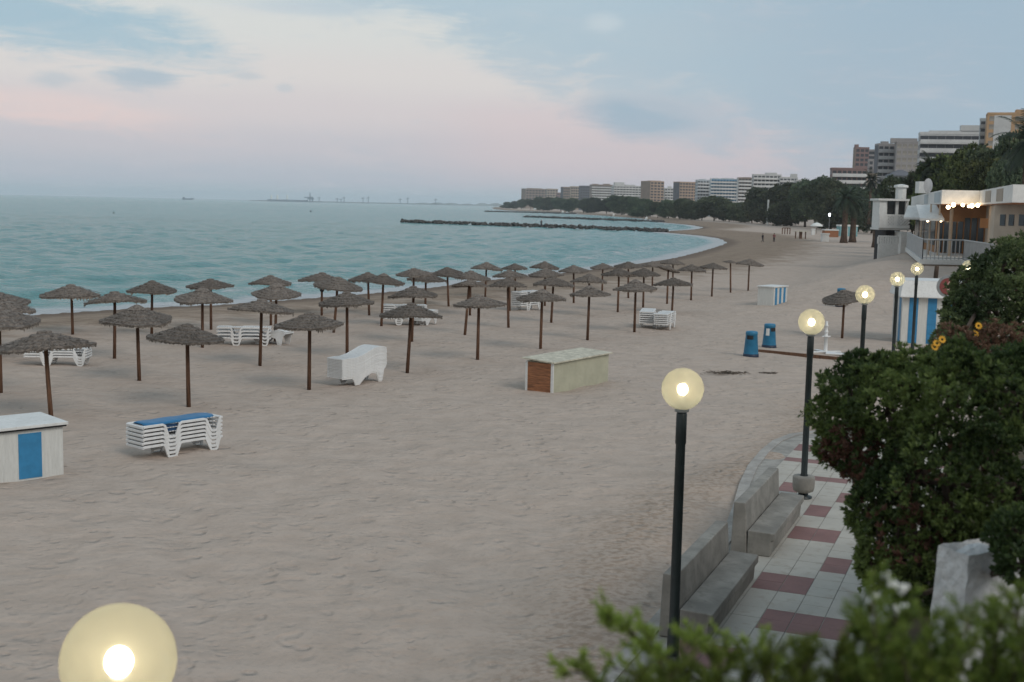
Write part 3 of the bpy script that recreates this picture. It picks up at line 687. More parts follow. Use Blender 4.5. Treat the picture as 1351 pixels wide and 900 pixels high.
for i, (axp, ayp, sp_, bx, by, lb) in enumerate(U):
    p = onland(bx, by); ap = D(axp, ayp, p.y)
    ht = ap.z - p.z; rad = sp_ / F * p.y / 2 * 1.0 * math.hypot(1, (axp - PW / 2) / F)
    t = thing('beach_umbrella', lb, 'beach umbrella', p, 0, 'thatched umbrellas on the beach')
    cm, fm, pm, hh_ = vm[(i * 3 + 1) % 5]
    k = rad / 1.14; kz = k * (1.0 if i not in (46, 50, 13, 27) else .85); top = ht - hh_ * 1.1 * kz
    lean = Vector((ap.x - p.x, (rnd.random() - .5) * .12, 0))
    hp = Vector((lean.x, lean.y, top))
    MB().tube([(0, 0, -.15), (hp.x * .5, hp.y * .5, hp.z * .5), (hp.x * 1.0, hp.y * 1.0, hp.z + hh_ * kz * .9)], [.062, .056, .05], 10).build('pole', m_pole, t, True)
    c_ = bpy.data.objects.new('canopy', cm); col.objects.link(c_); c_.parent = t; c_.location = hp; c_.scale = (k, k, kz)
    tilt = lean.x / max(1, ht)
    c_.rotation_euler = ((rnd.random() - .5) * .10, tilt + (rnd.random() - .5) * .10, rnd.random() * 6.28)
    if i == 52: c_.rotation_euler = (0, -.22, .6)
    if i == 46: c_.rotation_euler = (.05, .28, .6)
    f_ = bpy.data.objects.new('fringe', fm); col.objects.link(f_); f_.parent = c_
    if i in (2, 6, 9, 12, 19, 35, 38, 43, 46): 
        q_ = bpy.data.objects.new('cap', pm); col.objects.link(q_); q_.parent = c_
    HK[i] = t
    if i == 15: MB().lathe([(.05, 0), (.10, .03), (.12, .25), (.09, .5), (.05, .55)], 10, (hp.x * .8, hp.y * .8, top * .68)).build('tied_bag', m_cloth_dark, t, True)

# ------------------------------------------------------------------ sun loungers
def slats(mb, x0, x1, y0, y1, z, n, th=.016, gap=.28):
    s = (x1 - x0) / n
    for k in range(n): mb.b(x0 + k * s, x0 + (k + 1 - gap) * s, y0, y1, z - th, z)
def ribbon(path, th):
    up = []; dn = []
    n = len(path)
    for i, (x, z) in enumerate(path):
        x0, z0 = path[max(0, i - 1)]; x1, z1 = path[min(n - 1, i + 1)]; d = Vector((x1 - x0, z1 - z0)).normalized(); nn_ = Vector((-d.y, d.x))
        up.append((x + nn_.x * th / 2, z + nn_.y * th / 2)); dn.append((x - nn_.x * th / 2, z - nn_.y * th / 2))
    return up, dn
def ribbon_mesh(mb, path, th, y0, y1):
    up, dn = ribbon(path, th); n = len(path); V = []
    for (ux, uz), (dx, dz) in zip(up, dn): V += [(ux, y0, uz), (ux, y1, uz), (dx, y1, dz), (dx, y0, dz)]
    ff = [(0, 1, 2, 3), (4 * n - 1, 4 * n - 2, 4 * n - 3, 4 * n - 4)]
    for i in range(n - 1):
        for k in range(4): ff.append((4 * i + k, 4 * i + 4 + k, 4 * i + 4 + (k + 1) % 4, 4 * i + (k + 1) % 4))
    mb.add(V, ff)
pathA = [(0.0, .30), (.05, .315), (.50, .315), (.55, .29), (.60, .15), (.645, .035), (.68, .025), (.80, .025), (.835, .035), (.885, .16), (.935, .29), (.99, .315), (1.56, .315), (1.62, .30), (1.69, .15), (1.755, .035), (1.79, .025), (1.88, .025), (1.91, .05), (1.96, .22), (2.0, .30), (2.04, .31)]
def lounger_a():
    t = thing('sun_lounger', 'x', 'sun lounger')
    for y in (-.33, .285):
        m_ = MB(); ribbon_mesh(m_, pathA, .055, y, y + .045); m_.build('side_frame', m_plast, t, bevel=.008)
    m_ = MB(); slats(m_, .03, 1.20, -.284, .284, .325, 16); m_.build('seat', m_plast, t)
    m_ = MB(); slats(m_, 1.21, 2.01, -.284, .284, .335, 9); m_.build('backrest', m_plast, t)
    for x in (-.005, 2.02): MB().b(x, x + .04, -.33, .33, .27, .33).build('end_rail', m_plast, t, bevel=.01)
    return t
def lounger_b():
    # solid apron sides with arched cut outs, a curved body line rising to the head end
    t = thing('sun_lounger', 'x', 'sun lounger')
    top = [(0, .30), (.28, .31), (.5, .30), (.8, .35), (1.08, .44), (1.32, .53), (1.55, .56), (1.75, .54), (1.85, .51)]
    bot = [(1.85, .43), (1.76, .36), (1.68, .0), (1.52, .0), (1.43, .27), (1.22, .31), (.96, .20), (.72, .0), (.54, .0), (.48, .16), (.41, .22), (.1, .225), (0, .235)]
    poly = top + bot
    for y in (-.34, .31):
        sf = MB().ext_xz(poly, y, y + .03).build('side_frame', m_plast, t, bevel=.008)
        m_ = MB(); yo = y - .014 if y < 0 else y + .012
        ribbon_mesh(m_, [(x, z - .012) for x, z in top], .022, yo, yo + .032); ribbon_mesh(m_, [(.535, .11), (.72, .11)], .03, yo, yo + .032); ribbon_mesh(m_, [(1.51, .11), (1.685, .11)], .03, yo, yo + .032); m_.build('rim', m_plast, sf)
    m_ = MB()
    for a, b_ in zip(top[:-1], top[1:]):
        n = 4
        for k in range(n):
            xa = a[0] + (b_[0] - a[0]) * k / n; xb = a[0] + (b_[0] - a[0]) * (k + .75) / n
            za = a[1] + (b_[1] - a[1]) * k / n; zb = a[1] + (b_[1] - a[1]) * (k + .75) / n
            m_.add([(xa, -.309, za), (xb, -.309, zb), (xb, .309, zb), (xa, .309, za), (xa, -.309, za - .018), (xb, -.309, zb - .018), (xb, .309, zb - .018), (xa, .309, za - .018)],
                   [(0, 1, 2, 3), (7, 6, 5, 4), (0, 4, 5, 1), (1, 5, 6, 2), (2, 6, 7, 3), (3, 7, 4, 0)])
    m_.build('seat', m_plast, t)
    for x, z0, z1 in ((-.014, .255, .285), (1.838, .46, .495)): MB().b(x, x + .03, -.345, .345, z0, z1).build('end_rail', m_plast, t, bevel=.01)
    return t
ORD = ['lowest', 'second from bottom', 'third from bottom', 'fourth from bottom', 'fifth from bottom', 'sixth from bottom', 'seventh from bottom', 'eighth from bottom', 'ninth from bottom', 'tenth from bottom', 'sixth from top', 'fifth from top', 'fourth from top', 'third from top', 'second from top']
protoA = lounger_a(); protoB = lounger_b(); usedA = usedB = False
def stack(kind, p, rz, n, dz, where, tilt=0.0, sc_=1.0):
    global usedA, usedB
    for k in range(n):
        if kind == 'A':
            o = protoA if not usedA else copy_tree(protoA); usedA = True
        else:
            o = protoB if not usedB else copy_tree(protoB); usedB = True
        o.location = (p.x + rnd.uniform(-.006, .006), p.y, p.z + k * dz); o.rotation_euler = (0, tilt, rz + rnd.uniform(-.008, .008)); o.scale = (sc_, sc_, sc_)
        w = 'topmost' if k == n - 1 else ORD[k]
        o['label'] = f'white sun lounger, {w} in the {where}'; o['group'] = 'stacked white sun loungers'
# front stack with blue covers
pL = onland(213, 605); pRt = onland(282, 593.5)
v = (pRt - pL); ang = math.atan2(v.y, v.x)
base = pL - Vector((math.cos(ang), math.sin(ang), 0)) * .45 + Vector((-math.sin(ang), math.cos(ang), 0)) * .33
base.z = pL.z - .02
stack('A', base, ang, 6, .088, 'front stack under blue covers')
tp = 5 * .088
cm_ = MB()
t = thing('lounger_pad', 'bright blue vinyl pad lying along the top of the front lounger stack', 'pad', base + Vector((0, 0, tp)), ang)
m_ = MB(); V = []; ff = []
nx, ny = 26, 8
for i in range(nx + 1):
    for j in range(ny + 1):
        x = .10 + 1.82 * i / nx; y = -.30 + .60 * j / ny; ed = min(j, ny - j) / ny
        rr_ = 1 - max(0, (abs(i / nx - .5) - .40) / .10) ** 2 * .35
        V.append((x, y * rr_, .338 + .035 * min(1, ed * 6) + .004 * math.sin(x * 9)))
for i in range(nx):
    for j in range(ny): a = i * (ny + 1) + j; ff.append((a, a + ny + 1, a + ny + 2, a + 1))
m_.add(V, ff); po_ = m_.build('pad_cover', m_pad, t, True); so_ = po_.modifiers.new('thick', 'SOLIDIFY'); so_.thickness = .03
MB().b(.54, .92, -.26, .29, .12, .325).build('folded_flap', m_paddark, t, bevel=.02)
# tall white stack
pa = onland(455, 507); pb = onland(500, 500)
ang2 = math.radians(50)
base = onland(471, 509) + Vector((-math.cos(ang2) * .60, -math.sin(ang2) * .60, 0)) + Vector((-math.sin(ang2), math.cos(ang2), 0)) * .34
stack('B', base, ang2, 13, .047, 'tall nested stack in the middle foreground', -.02)
def stk(kind, px, py, rz, n, dz, where, back=.9, tilt=0.0):
    p = onland(px, py); a = R(rz); p = p - Vector((math.cos(a), math.sin(a), 0)) * back; p.z = hgt(p.x, p.y) - .01
    stack(kind, p, a, n, dz, where, tilt)
stk('A', 72, 481, 4, 4, .085, 'stack behind the umbrella nearest the hut')
stk('A', 318, 455, 8, 4, .13, 'slatted stack crossed by a pole')
stk('B', 345, 453, -20, 2, .06, 'low stack right of the slatted stack', .6)
stk('A', 527, 428, 10, 7, .10, 'mid beach stack behind the flat umbrella', .8)
stk('B', 558, 428, 70, 3, .06, 'low stack right of the flat umbrella', .9)
stk('A', 693, 409, 55, 8, .10, 'far back stack behind two umbrellas', .9)
stk('A', 854, 432, 80, 6, .10, 'left half of the rightmost stack pair', .9)
stk('A', 876, 434, 72, 6, .09, 'right half of the rightmost stack pair', .9)

# ------------------------------------------------------------------ beach huts and boxes
def boxhut(c0, dir_, L1, L2, h):          # returns frame: origin at corner, x along dir
    pass
# striped hut at the left edge (corner at right front)
c0 = onland(84, 626); c1 = onland(0, 637.5); vx = (c0 - c1); vx.z = 0; vx.normalize()
t = thing('striped_hut', 'low white storage hut with one blue door panel and flat white lid at left edge', 'hut', c0 - vx * 2.6, math.atan2(vx.y, vx.x))
m_wc = M('white_boards', (.56, .56, .53), .6, .07, 3, .15, .003, dirt=(.42, .40, .35), stretch=(7, 1, .6))
MB().b(0, 2.6, 0, 1.25, -.05, 1.0).build('body', m_wc, t)
MB().b(1.70, 2.16, -.012, .02, .02, .93).build('blue_panel', m_blue, t)
MB().b(-.10, 2.68, -.10, 1.33, 1.04, 1.10).build('lid', m_white, t, bevel=.008)
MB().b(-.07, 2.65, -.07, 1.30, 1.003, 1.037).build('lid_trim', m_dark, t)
# tan wooden cabin
a0, a1, a2 = onland(694, 515), onland(729, 519.5), onland(802, 503.5)
vx = (a2 - a1); ll = vx.length; vx.normalize(); wdt = (a1 - a0).length
t = thing('wooden_cabin', 'low closed beach cabin with orange plank end, cream sides and weathered board roof', 'cabin', a1, math.atan2(vx.y, vx.x))
MB().b(.03, ll, 0, wdt, -.05, .92).build('side_wall', m_cream, t)
m_ = MB()
for k in range(7): m_.b(-.012, .025, .07, wdt - .07, .01 + k * .128, .01 + k * .128 + .122)
m_.build('plank_end', m_wood, t)
for y in (-.012, wdt - .07): MB().b(-.02, .03, y, y + .08, 0, .92).build('corner_post', m_white, t)
m_ = MB(); m_.add([(-.10, -.10, .925), (ll + .08, -.10, .925), (ll + .08, wdt + .1, .99), (-.10, wdt + .1, .99), (-.10, -.10, .965), (ll + .08, -.10, .965), (ll + .08, wdt + .1, 1.03), (-.10, wdt + .1, 1.03)],
  [(3, 2, 1, 0), (4, 5, 6, 7), (0, 1, 5, 4), (1, 2, 6, 5), (2, 3, 7, 6), (3, 0, 4, 7)]); m_.build('roof_board', m_roofb, t)
# white striped box far right
a0, a1, a2 = onland(999, 403), onland(1020, 403.5), onland(1036, 400)
vx = (a1 - a0); wdt = vx.length; vx.normalize()
t = thing('storage_box', 'small white storage box with blue stripes on its right side on open sand', 'storage box', a0, math.atan2(vx.y, vx.x))
dp = 1.7
MB().b(0, wdt, 0, dp, -.05, 1.08).build('body', m_wc, t)
for k in range(3): MB().b(wdt - .005, wdt + .014, .18 + k * .52, .42 + k * .52, 0.02, 1.05).build('blue_stripe', m_blue, t)
MB().b(-.06, wdt + .06, -.06, dp + .06, 1.085, 1.15).build('lid', m_white, t, bevel=.008)
# striped kiosk
c0 = onland(1188, 453); ang = R(-8)
t = thing('beach_kiosk', 'tall blue and white striped kiosk with sloping white fascia behind two lamps', 'kiosk', c0, ang)
KW, KD, KH = 3.0, 2.4, 2.08
MB().b(0, KW, 0, KD, -.1, KH).build('body', m_wc, t)
for x0 in (.28, 1.06, 1.95, 2.6): MB().b(x0, x0 + .38, -.014, .01, 0.02, KH - .02).build('blue_stripe', m_bin if 0 else m_blue, t)
for y0 in (.3, 1.2): MB().b(-.014, .01, y0, y0 + .45, .02, KH - .02).build('blue_stripe', m_blue, t)
m_ = MB(); m_.prism([(-.02, -.02), (KW + .1, -.02), (KW + .1, KD + .05), (-.02, KD + .05)], 2.72, 2.76)
m_.add([(-.16, -.30, 2.06), (KW + .2, -.30, 2.06), (KW + .1, -.02, 2.74), (-.02, -.02, 2.74), (-.16, KD + .2, 2.06), (-.02, KD + .05, 2.74)], [(0, 1, 2, 3), (4, 0, 3, 5), (0, 4, 1)])
m_.b(-.14, KW + .18, -.28, KD + .15, 2.03, 2.058)
m_.build('roof_fascia', m_white, t)
# litter bins
def bin_(px, py, lb, rz, paper):
    p = onland(px, py); p.z -= .02
    t = thing('litter_bin', lb, 'litter bin', p, rz, 'blue litter bins')
    MB().lathe([(.29, 0), (.305, .02), (.30, .15), (.0, .15)], 20).build('foot', m_binbase, t, True)
    MB().lathe([(.285, .15), (.225, .88), (.235, .89), (.235, .98), (.21, 1.02), (.10, 1.035), (.001, 1.037)], 20).build('body', m_bin, t, True)
    s = MB(); V = []; ff = []
    for k in range(7):
        a = -math.pi / 2 - .55 + 1.1 * k / 6
        for z, r_ in ((.72, .243), (.87, .232)): V.append((r_ * math.cos(a), r_ * math.sin(a), z))
        if k: ff.append((2 * k - 2, 2 * k, 2 * k + 1, 2 * k - 1))
    s.add(V, ff); s.build('slot', m_dark, t)
    if paper:
        s = MB(); V = []; ff = []
        for k in range(5):
            a = -math.pi / 2 - 1.05 + .62 * k / 4 - .35
            for z, r_ in ((.55, .257), (.84, .234)): V.append((r_ * math.cos(a), r_ * math.sin(a), z))
            if k: ff.append((2 * k - 2, 2 * k, 2 * k + 1, 2 * k - 1))
        s.add(V, ff); s.build('notice', m_paper, t)
bin_(990.5, 471, 'blue litter bin nearer the camera at the end of the wooden kerb, without a notice', -.45, False)
bin_(1014.5, 459, 'blue litter bin with a white paper notice stuck on it', .55, True)
bin_(1109, 404, 'blue litter bin standing behind the lone tilted umbrella', .2, False)
# foot shower
p = onland(1089, 465)
t = thing('foot_shower', 'white beach shower column with knobs on a cross shaped white base', 'shower', p, R(20))
MB().lathe([(.11, 0), (.10, .05), (.075, .10), (.07, .62), (.13, .63), (.13, .67), (.065, .68), (.06, .80), (.075, .82), (.075, .86), (.055, .88), (.055, 1.05), (.07, 1.06), (.07, 1.1), (.045, 1.12), (.045, 1.25), (.001, 1.27)], 14).build('column', m_plast, t, True)
m_ = MB()
for a in range(4): m_.box((math.cos(a * 1.57) * .38, math.sin(a * 1.57) * .38, .025), (.62, .16, .05), a * 1.57)
m_.build('foot_base', m_plast, t, bevel=.01)
m_ = MB(); m_.tube([(.0, 0, .65), (.2, 0, .65)], .022, 8); m_.tube([(0, 0, .65), (-.2, 0, .65)], .022, 8); m_.build('tap', m_plast, t)
# slab of the shower drain
p2 = onland(1108, 468)
m_ = MB(); m_.box((0, 0, .03), (1.1, .5, .06), 0); tag(m_.build('drain_slab', m_plast, loc=p2, rz=R(-15), bevel=.02), 'flat white slab lying on the sand just right of the white shower', 'slab')
# timber kerb
a, b_ = onland(1000, 464.5), onland(1150, 479)
d = b_ - a; m_ = MB(); m_.b(0, d.length, -.06, .06, -.04, .11)
tag(m_.build('timber_kerb', m_pole, loc=a, rz=math.atan2(d.y, d.x), bevel=.01), 'long dark timber kerb beam half buried in sand beside the near blue bin', 'kerb beam')
# raked seaweed patches
m_weed = M('dry_seaweed', (.075, .058, .042), .95, .4, 6, .6, .01)
for q, (px, py, sx, sy, nn_, lb) in enumerate([(962, 493, .75, .38, 260, 'dark seaweed patch on the sand left of the near blue bin'), (1012, 493, .35, .12, 60, 'thin dark seaweed streak right of the larger seaweed patch')]):
    p = onland(px, py); m_ = MB(); r = random.Random(q)
    for _ in range(nn_):
        x, y = r.gauss(0, sx / 2), r.gauss(0, sy / 2); a_ = r.random() * 6.28; l_ = r.uniform(.05, .16); z = .01 + r.random() * .03
        dx, dy = math.cos(a_) * l_, math.sin(a_) * l_
        m_.add([(x, y, z), (x + dx, y + dy, z + .012), (x + dx - dy * .15, y + dy + dx * .15, z), (x - dy * .15, y + dx * .15, z + .02)], [(0, 1, 2, 3)])
    tag(m_.build('seaweed_patch', m_weed, loc=p), lb, 'seaweed', kind='stuff')
# round prohibition disc on a post, half in the bush
p = D(1251, 378, 36); gz = hgt(p.x, p.y)
t = thing('round_sign', 'round sign with grey rim and red centre poking out of the bush beside the kiosk', 'sign', (p.x, p.y, gz), R(-6))
zc = p.z - gz
def disc(m_, r, y, th, n=32): m_.ext_xz([(r * math.cos(2 * math.pi * k / n), zc + r * math.sin(2 * math.pi * k / n)) for k in range(n)], y, y + th)
m_ = MB(); disc(m_, .33, 0, .04); m_.build('rim', m_grey, t)
m_ = MB(); disc(m_, .25, -.012, .01); m_.build('face', M('sign_red', (.20, .05, .045), .5, .1, 5, 0), t)
m_ = MB(); m_.ext_xz([(-.03, zc - .14), (.05, zc - .14), (.09, zc + .02), (.02, zc + .16), (-.05, zc + .04)], -.02, -.014); m_.build('emblem', M('sign_pale', (.5, .3, .26), .5, .1, 5, 0), t)
MB().tube([(0, .07, -.1), (0, .07, zc + .2)], .03, 8).build('post', m_grey, t)
# globe of another lamp glowing through the bush
p = D(1278, 352, 46); gz = hgt(p.x, p.y)
t = thing('globe_lamp', 'small lit globe lamp mostly hidden behind the upper bush, glowing orange', 'street lamp', (p.x, p.y, gz), 0, 'globe lamps along the promenade')
top = p.z - gz - R_G
MB().lathe([(.06, 0), (.058, top)], 12).build('post', m_black, t, True)
MB().lathe([(max(.001, R_G * math.cos(-1.5708 + k * 3.1416 / 20)), top + R_G + R_G * math.sin(-1.5708 + k * 3.1416 / 20)) for k in range(21)], 28).build('globe', m_globe, t, True)
MB().sphere((0, 0, top + .2), .06, 12, 8).build('bulb', m_bulb, t, True)
# dark leaning stump behind the kiosk
p = D(1231, 366, 62); p.z = hgt(p.x, p.y); q = D(1236, 355, 62)
tag(MB().tube([(0, 0, -.1), (q.x - p.x, 0, q.z - p.z + .15)], [.14, .11], 10).build('leaning_post', m_trunk, loc=p), 'short dark leaning post on the sand behind the kiosk roof', 'post')
# ------------------------------------------------------------------ people (far off, a few pixels tall)
def skin_obj(name, verts, edges, rad, mat, parent, lev=2):
    me = bpy.data.meshes.new(name); me.from_pydata(verts, edges, []); me.materials.append(mat)
    o = bpy.data.objects.new(name, me); col.objects.link(o); o.parent = parent
    md = o.modifiers.new('skin', 'SKIN'); md.use_smooth_shade = True
    for i, r_ in enumerate(rad):
        sv = me.skin_vertices[0].data[i]; sv.radius = (r_, r_) if not isinstance(r_, tuple) else r_; sv.use_root = (i == 0)
    s_ = o.modifiers.new('sub', 'SUBSURF'); s_.levels = 1; s_.render_levels = lev
    return o
def person(p, rz, label, top, bottom, pose='walk', group=None, h=1.72):
    t = thing('person', label, 'person', p, rz, group); k = h / 1.75
    a = .22 if pose == 'walk' else .05
    if pose == 'sit':
        J = {'pel': (0, 0, .52), 'chest': (0, -.04, .92), 'neck': (0, -.05, 1.10), 'head': (0, -.09, 1.26), 'hl': (.10, 0, .52), 'kl': (.13, -.42, .52), 'fl': (.13, -.42, .09), 'tl': (.13, -.60, .04), 'hr': (-.10, 0, .52), 'kr': (-.13, -.42, .52), 'fr': (-.13, -.42, .09), 'tr': (-.13, -.60, .04),
             'sl': (.19, -.04, 1.02), 'el': (.24, -.08, .76), 'wl': (.14, -.30, .64), 'gl': (.10, -.38, .61), 'sr': (-.19, -.04, 1.02), 'er': (-.24, -.08, .76), 'wr': (-.14, -.30, .64), 'gr': (-.10, -.38, .61)}
    else:
        J = {'pel': (0, 0, .93), 'chest': (0, 0, 1.30), 'neck': (0, 0, 1.47), 'head': (0, -.03, 1.63), 'hl': (.09, 0, .90), 'kl': (.10, -a * .8, .50), 'fl': (.10, -a * 1.1, .08), 'tl': (.11, -a * 1.1 - .15, .04), 'hr': (-.09, 0, .90), 'kr': (-.10, a * .2, .49), 'fr': (-.10, a * 1.3, .10), 'tr': (-.11, a * 1.3 - .15, .05),
             'sl': (.18, 0, 1.41), 'el': (.23, a * .6, 1.12), 'wl': (.23, a * .3, .87), 'gl': (.22, a * .1, .78), 'sr': (-.18, 0, 1.41), 'er': (-.23, -a * .5, 1.12), 'wr': (-.23, -a, .88), 'gr': (-.22, -a * 1.2, .79)}
    J = {n_: tuple(c_ * k for c_ in v_) for n_, v_ in J.items()}
    def part(name, chain, rads, mat):
        ids = {}; vs = []; es = []; rs = []
        for ch in chain:
            for u_, v_ in zip(ch[:-1], ch[1:]):
                for q in (u_, v_):
                    if q not in ids: ids[q] = len(vs); vs.append(J[q]); rs.append(rads[q] * k)
                es.append((ids[u_], ids[v_]))
        return skin_obj(name, vs, es, rs, mat, t)
    rb_ = {'pel': .12, 'chest': .125, 'neck': .055, 'head': .095, 'hl': .085, 'kl': .058, 'fl': .042, 'tl': .035, 'hr': .085, 'kr': .058, 'fr': .042, 'tr': .035, 'sl': .06, 'el': .042, 'wl': .03, 'gl': .035, 'sr': .06, 'er': .042, 'wr': .03, 'gr': .035}
    part('body', [('pel', 'chest', 'neck', 'head'), ('pel', 'hl', 'kl', 'fl', 'tl'), ('pel', 'hr', 'kr', 'fr', 'tr'), ('chest', 'sl', 'el', 'wl', 'gl'), ('chest', 'sr', 'er', 'wr', 'gr')], rb_, m_skin)
    part('top', [('pel', 'chest'), ('chest', 'sl', 'el'), ('chest', 'sr', 'er')], {q: rb_[q] + .018 for q in rb_}, top)
    part('trousers', [('pel', 'hl', 'kl', 'fl'), ('pel', 'hr', 'kr', 'fr')], {q: rb_[q] + .016 for q in rb_}, bottom)
    hx, hy, hz = J['head']; MB().sphere((hx, hy + .02, hz + .03), .108 * k, 12, 8, (1, 1.05, 1.0)).build('hair', m_hair, t, True)
    return t
person(onland(1006, 320), R(100), 'left one of two dark clothed people walking on the sand by the bay', m_cloth_dark, m_cloth_dark, 'walk', 'people on the beach')
person(onland(1021, 320), R(10), 'right one of two people on the sand by the bay, in plum and black', m_cloth_red, m_cloth_dark, 'stand', 'people on the beach')
gp = G(714, 299.5, SEA + 1.4); person(gp, R(160), 'lone dark dressed person standing on the nearest rock groyne', m_cloth_dark, m_cloth_dark, 'stand', 'people on the beach')
# seated person and white chair half hidden behind the bush
p = D(1190, 473, 38); p.z = hgt(p.x, p.y)
ps = person(p, R(150), 'dark haired person in a white top seated behind the bush below the striped kiosk', m_cloth_white, m_cloth_dark, 'sit', None, 1.75)
st = thing('stool', 'low wooden stool under the seated person behind the bush', 'stool', p)
MB().b(-.22, .22, -.2, .2, .37, .41).build('seat', m_pole, st)
for sx in (-.18, .18):
    for sy in (-.16, .16): MB().tube([(sx, sy, 0), (sx * .9, sy * .9, .37)], .02, 6).build('leg', m_pole, st)
def white_chair(px, py, Y, rz):
    p = D(px, py, Y); p.z = hgt(p.x, p.y)
    t = thing('plastic_chair', 'white plastic chair with solid back behind the bush, right of the seated person', 'chair', p, rz)
    MB().b(-.24, .24, -.22, .22, .42, .46).build('seat', m_plast, t, bevel=.01)
    MB().ext_xz([(-.24, .46), (.24, .46), (.27, .98), (.20, 1.03), (-.20, 1.03), (-.27, .98)], .20, .235).build('backrest', m_plast, t, bevel=.01)
    for sx in (-.21, .21):
        for sy in (-.19, .19): MB().tube([(sx * 1.1, sy * 1.1, 0), (sx, sy, .43)], .022, 6).build('leg', m_plast, t)
        MB().b(sx - .025, sx + .025, -.2, .22, .66, .69).build('armrest', m_plast, t)
    return t
white_chair(1206, 480, 37, R(188))

# ------------------------------------------------------------------ foliage generators
def rosettes(pos, nrm, per, ll, lw, rng, spread=(.35, 1.1), tintb=None):
    N = len(pos); pos = np.repeat(pos, per, 0); nrm = np.repeat(nrm, per, 0); n = N * per
    r3 = rng.normal(size=(n, 3)); tan = r3 - (r3 * nrm).sum(1, keepdims=True) * nrm; tan /= np.linalg.norm(tan, axis=1, keepdims=True) + 1e-9
    sp_ = rng.uniform(*spread, size=(n, 1)); d = nrm * np.cos(sp_) + tan * np.sin(sp_)
    side = np.cross(d, nrm + .3 * rng.normal(size=(n, 3))); side /= np.linalg.norm(side, axis=1, keepdims=True) + 1e-9
    L_ = ll * rng.uniform(.7, 1.25, size=(n, 1)); w_ = lw * rng.uniform(.7, 1.2, size=(n, 1)) / 2
    drop = np.cross(side, d) * L_ * .12
    b0 = pos; m1 = pos + d * L_ * .62 + side * w_ + drop; m2 = pos + d * L_ * .62 - side * w_ + drop; tp = pos + d * L_
    V = np.stack([b0, m1, tp, m2], 1).reshape(-1, 3); Fq = np.arange(4 * n).reshape(n, 4)
    tint = (np.repeat(tintb, per) if tintb is not None else np.full(n, .4)) + rng.normal(size=n) * .13
    return V, Fq, np.clip(tint, 0, .88)
def lump(d, seed):
    return 1 + .16 * np.sin(d[:, 0] * 5 + seed) * np.sin(d[:, 1] * 6 + seed * 1.7) + .12 * np.sin(d[:, 2] * 9 + d[:, 0] * 7 + seed * 2.3)
def lobecloud(lobes, dens, rng, inner=.25, keep=.72):
    P_ = []; N_ = []
    for k, (c_, r_) in enumerate(lobes):
        c_ = np.array(c_, float); r_ = np.array(r_ if hasattr(r_, '__len__') else (r_, r_, r_), float); n = max(8, int(dens * (r_[0] * r_[1] + r_[1] * r_[2] + r_[0] * r_[2]) / 3 * 12.6))
        d = rng.normal(size=(n, 3)); d /= np.linalg.norm(d, axis=1, keepdims=True)
        q = np.where(rng.random(n) < inner, rng.uniform(.55, .9, n), rng.uniform(.92, 1.06, n)) * lump(d, k + 1)
        p = c_ + d * r_ * q[:, None]; ok = np.ones(n, bool)
        for j, (c2, r2) in enumerate(lobes):
            if j == k: continue
            r2 = np.array(r2 if hasattr(r2, '__len__') else (r2, r2, r2), float)
            ok &= (((p - np.array(c2)) / r2) ** 2).sum(1) > keep ** 2
        P_.append(p[ok]); N_.append(d[ok])
    return np.vstack(P_), np.vstack(N_)
m_bush = leafmat('pittosporum_leaf', (.050, .092, .032), (.185, .270, .082), (.20, .115, .07), .45, .5)
m_bush2 = leafmat('hedge_leaf', (.058, .085, .040), (.16, .205, .082), (.21, .125, .08), .5, .45)
m_fore = leafmat('feathery_leaf', (.11, .18, .035), (.31, .41, .085), (.46, .42, .09), .5, .55)
m_tree = leafmat('tree_leaf', (.052, .074, .046), (.130, .155, .085), None, .7, .3)
m_tree_hill = leafmat('hill_tree_leaf', (.054, .078, .030), (.155, .185, .066), None, .7, .1)
m_palm = leafmat('palm_leaf', (.014, .024, .014), (.035, .050, .026), None, .6, .1)
m_twig = M('twig', (.06, .042, .03), .9, .3, 8, .3, .004)
m_flower_y = M('yellow_petal', (.58, .30, .02), .6, .2, 30, 0)
m_flower_w = M('white_petal', (.62, .62, .58), .6, .1, 30, 0)

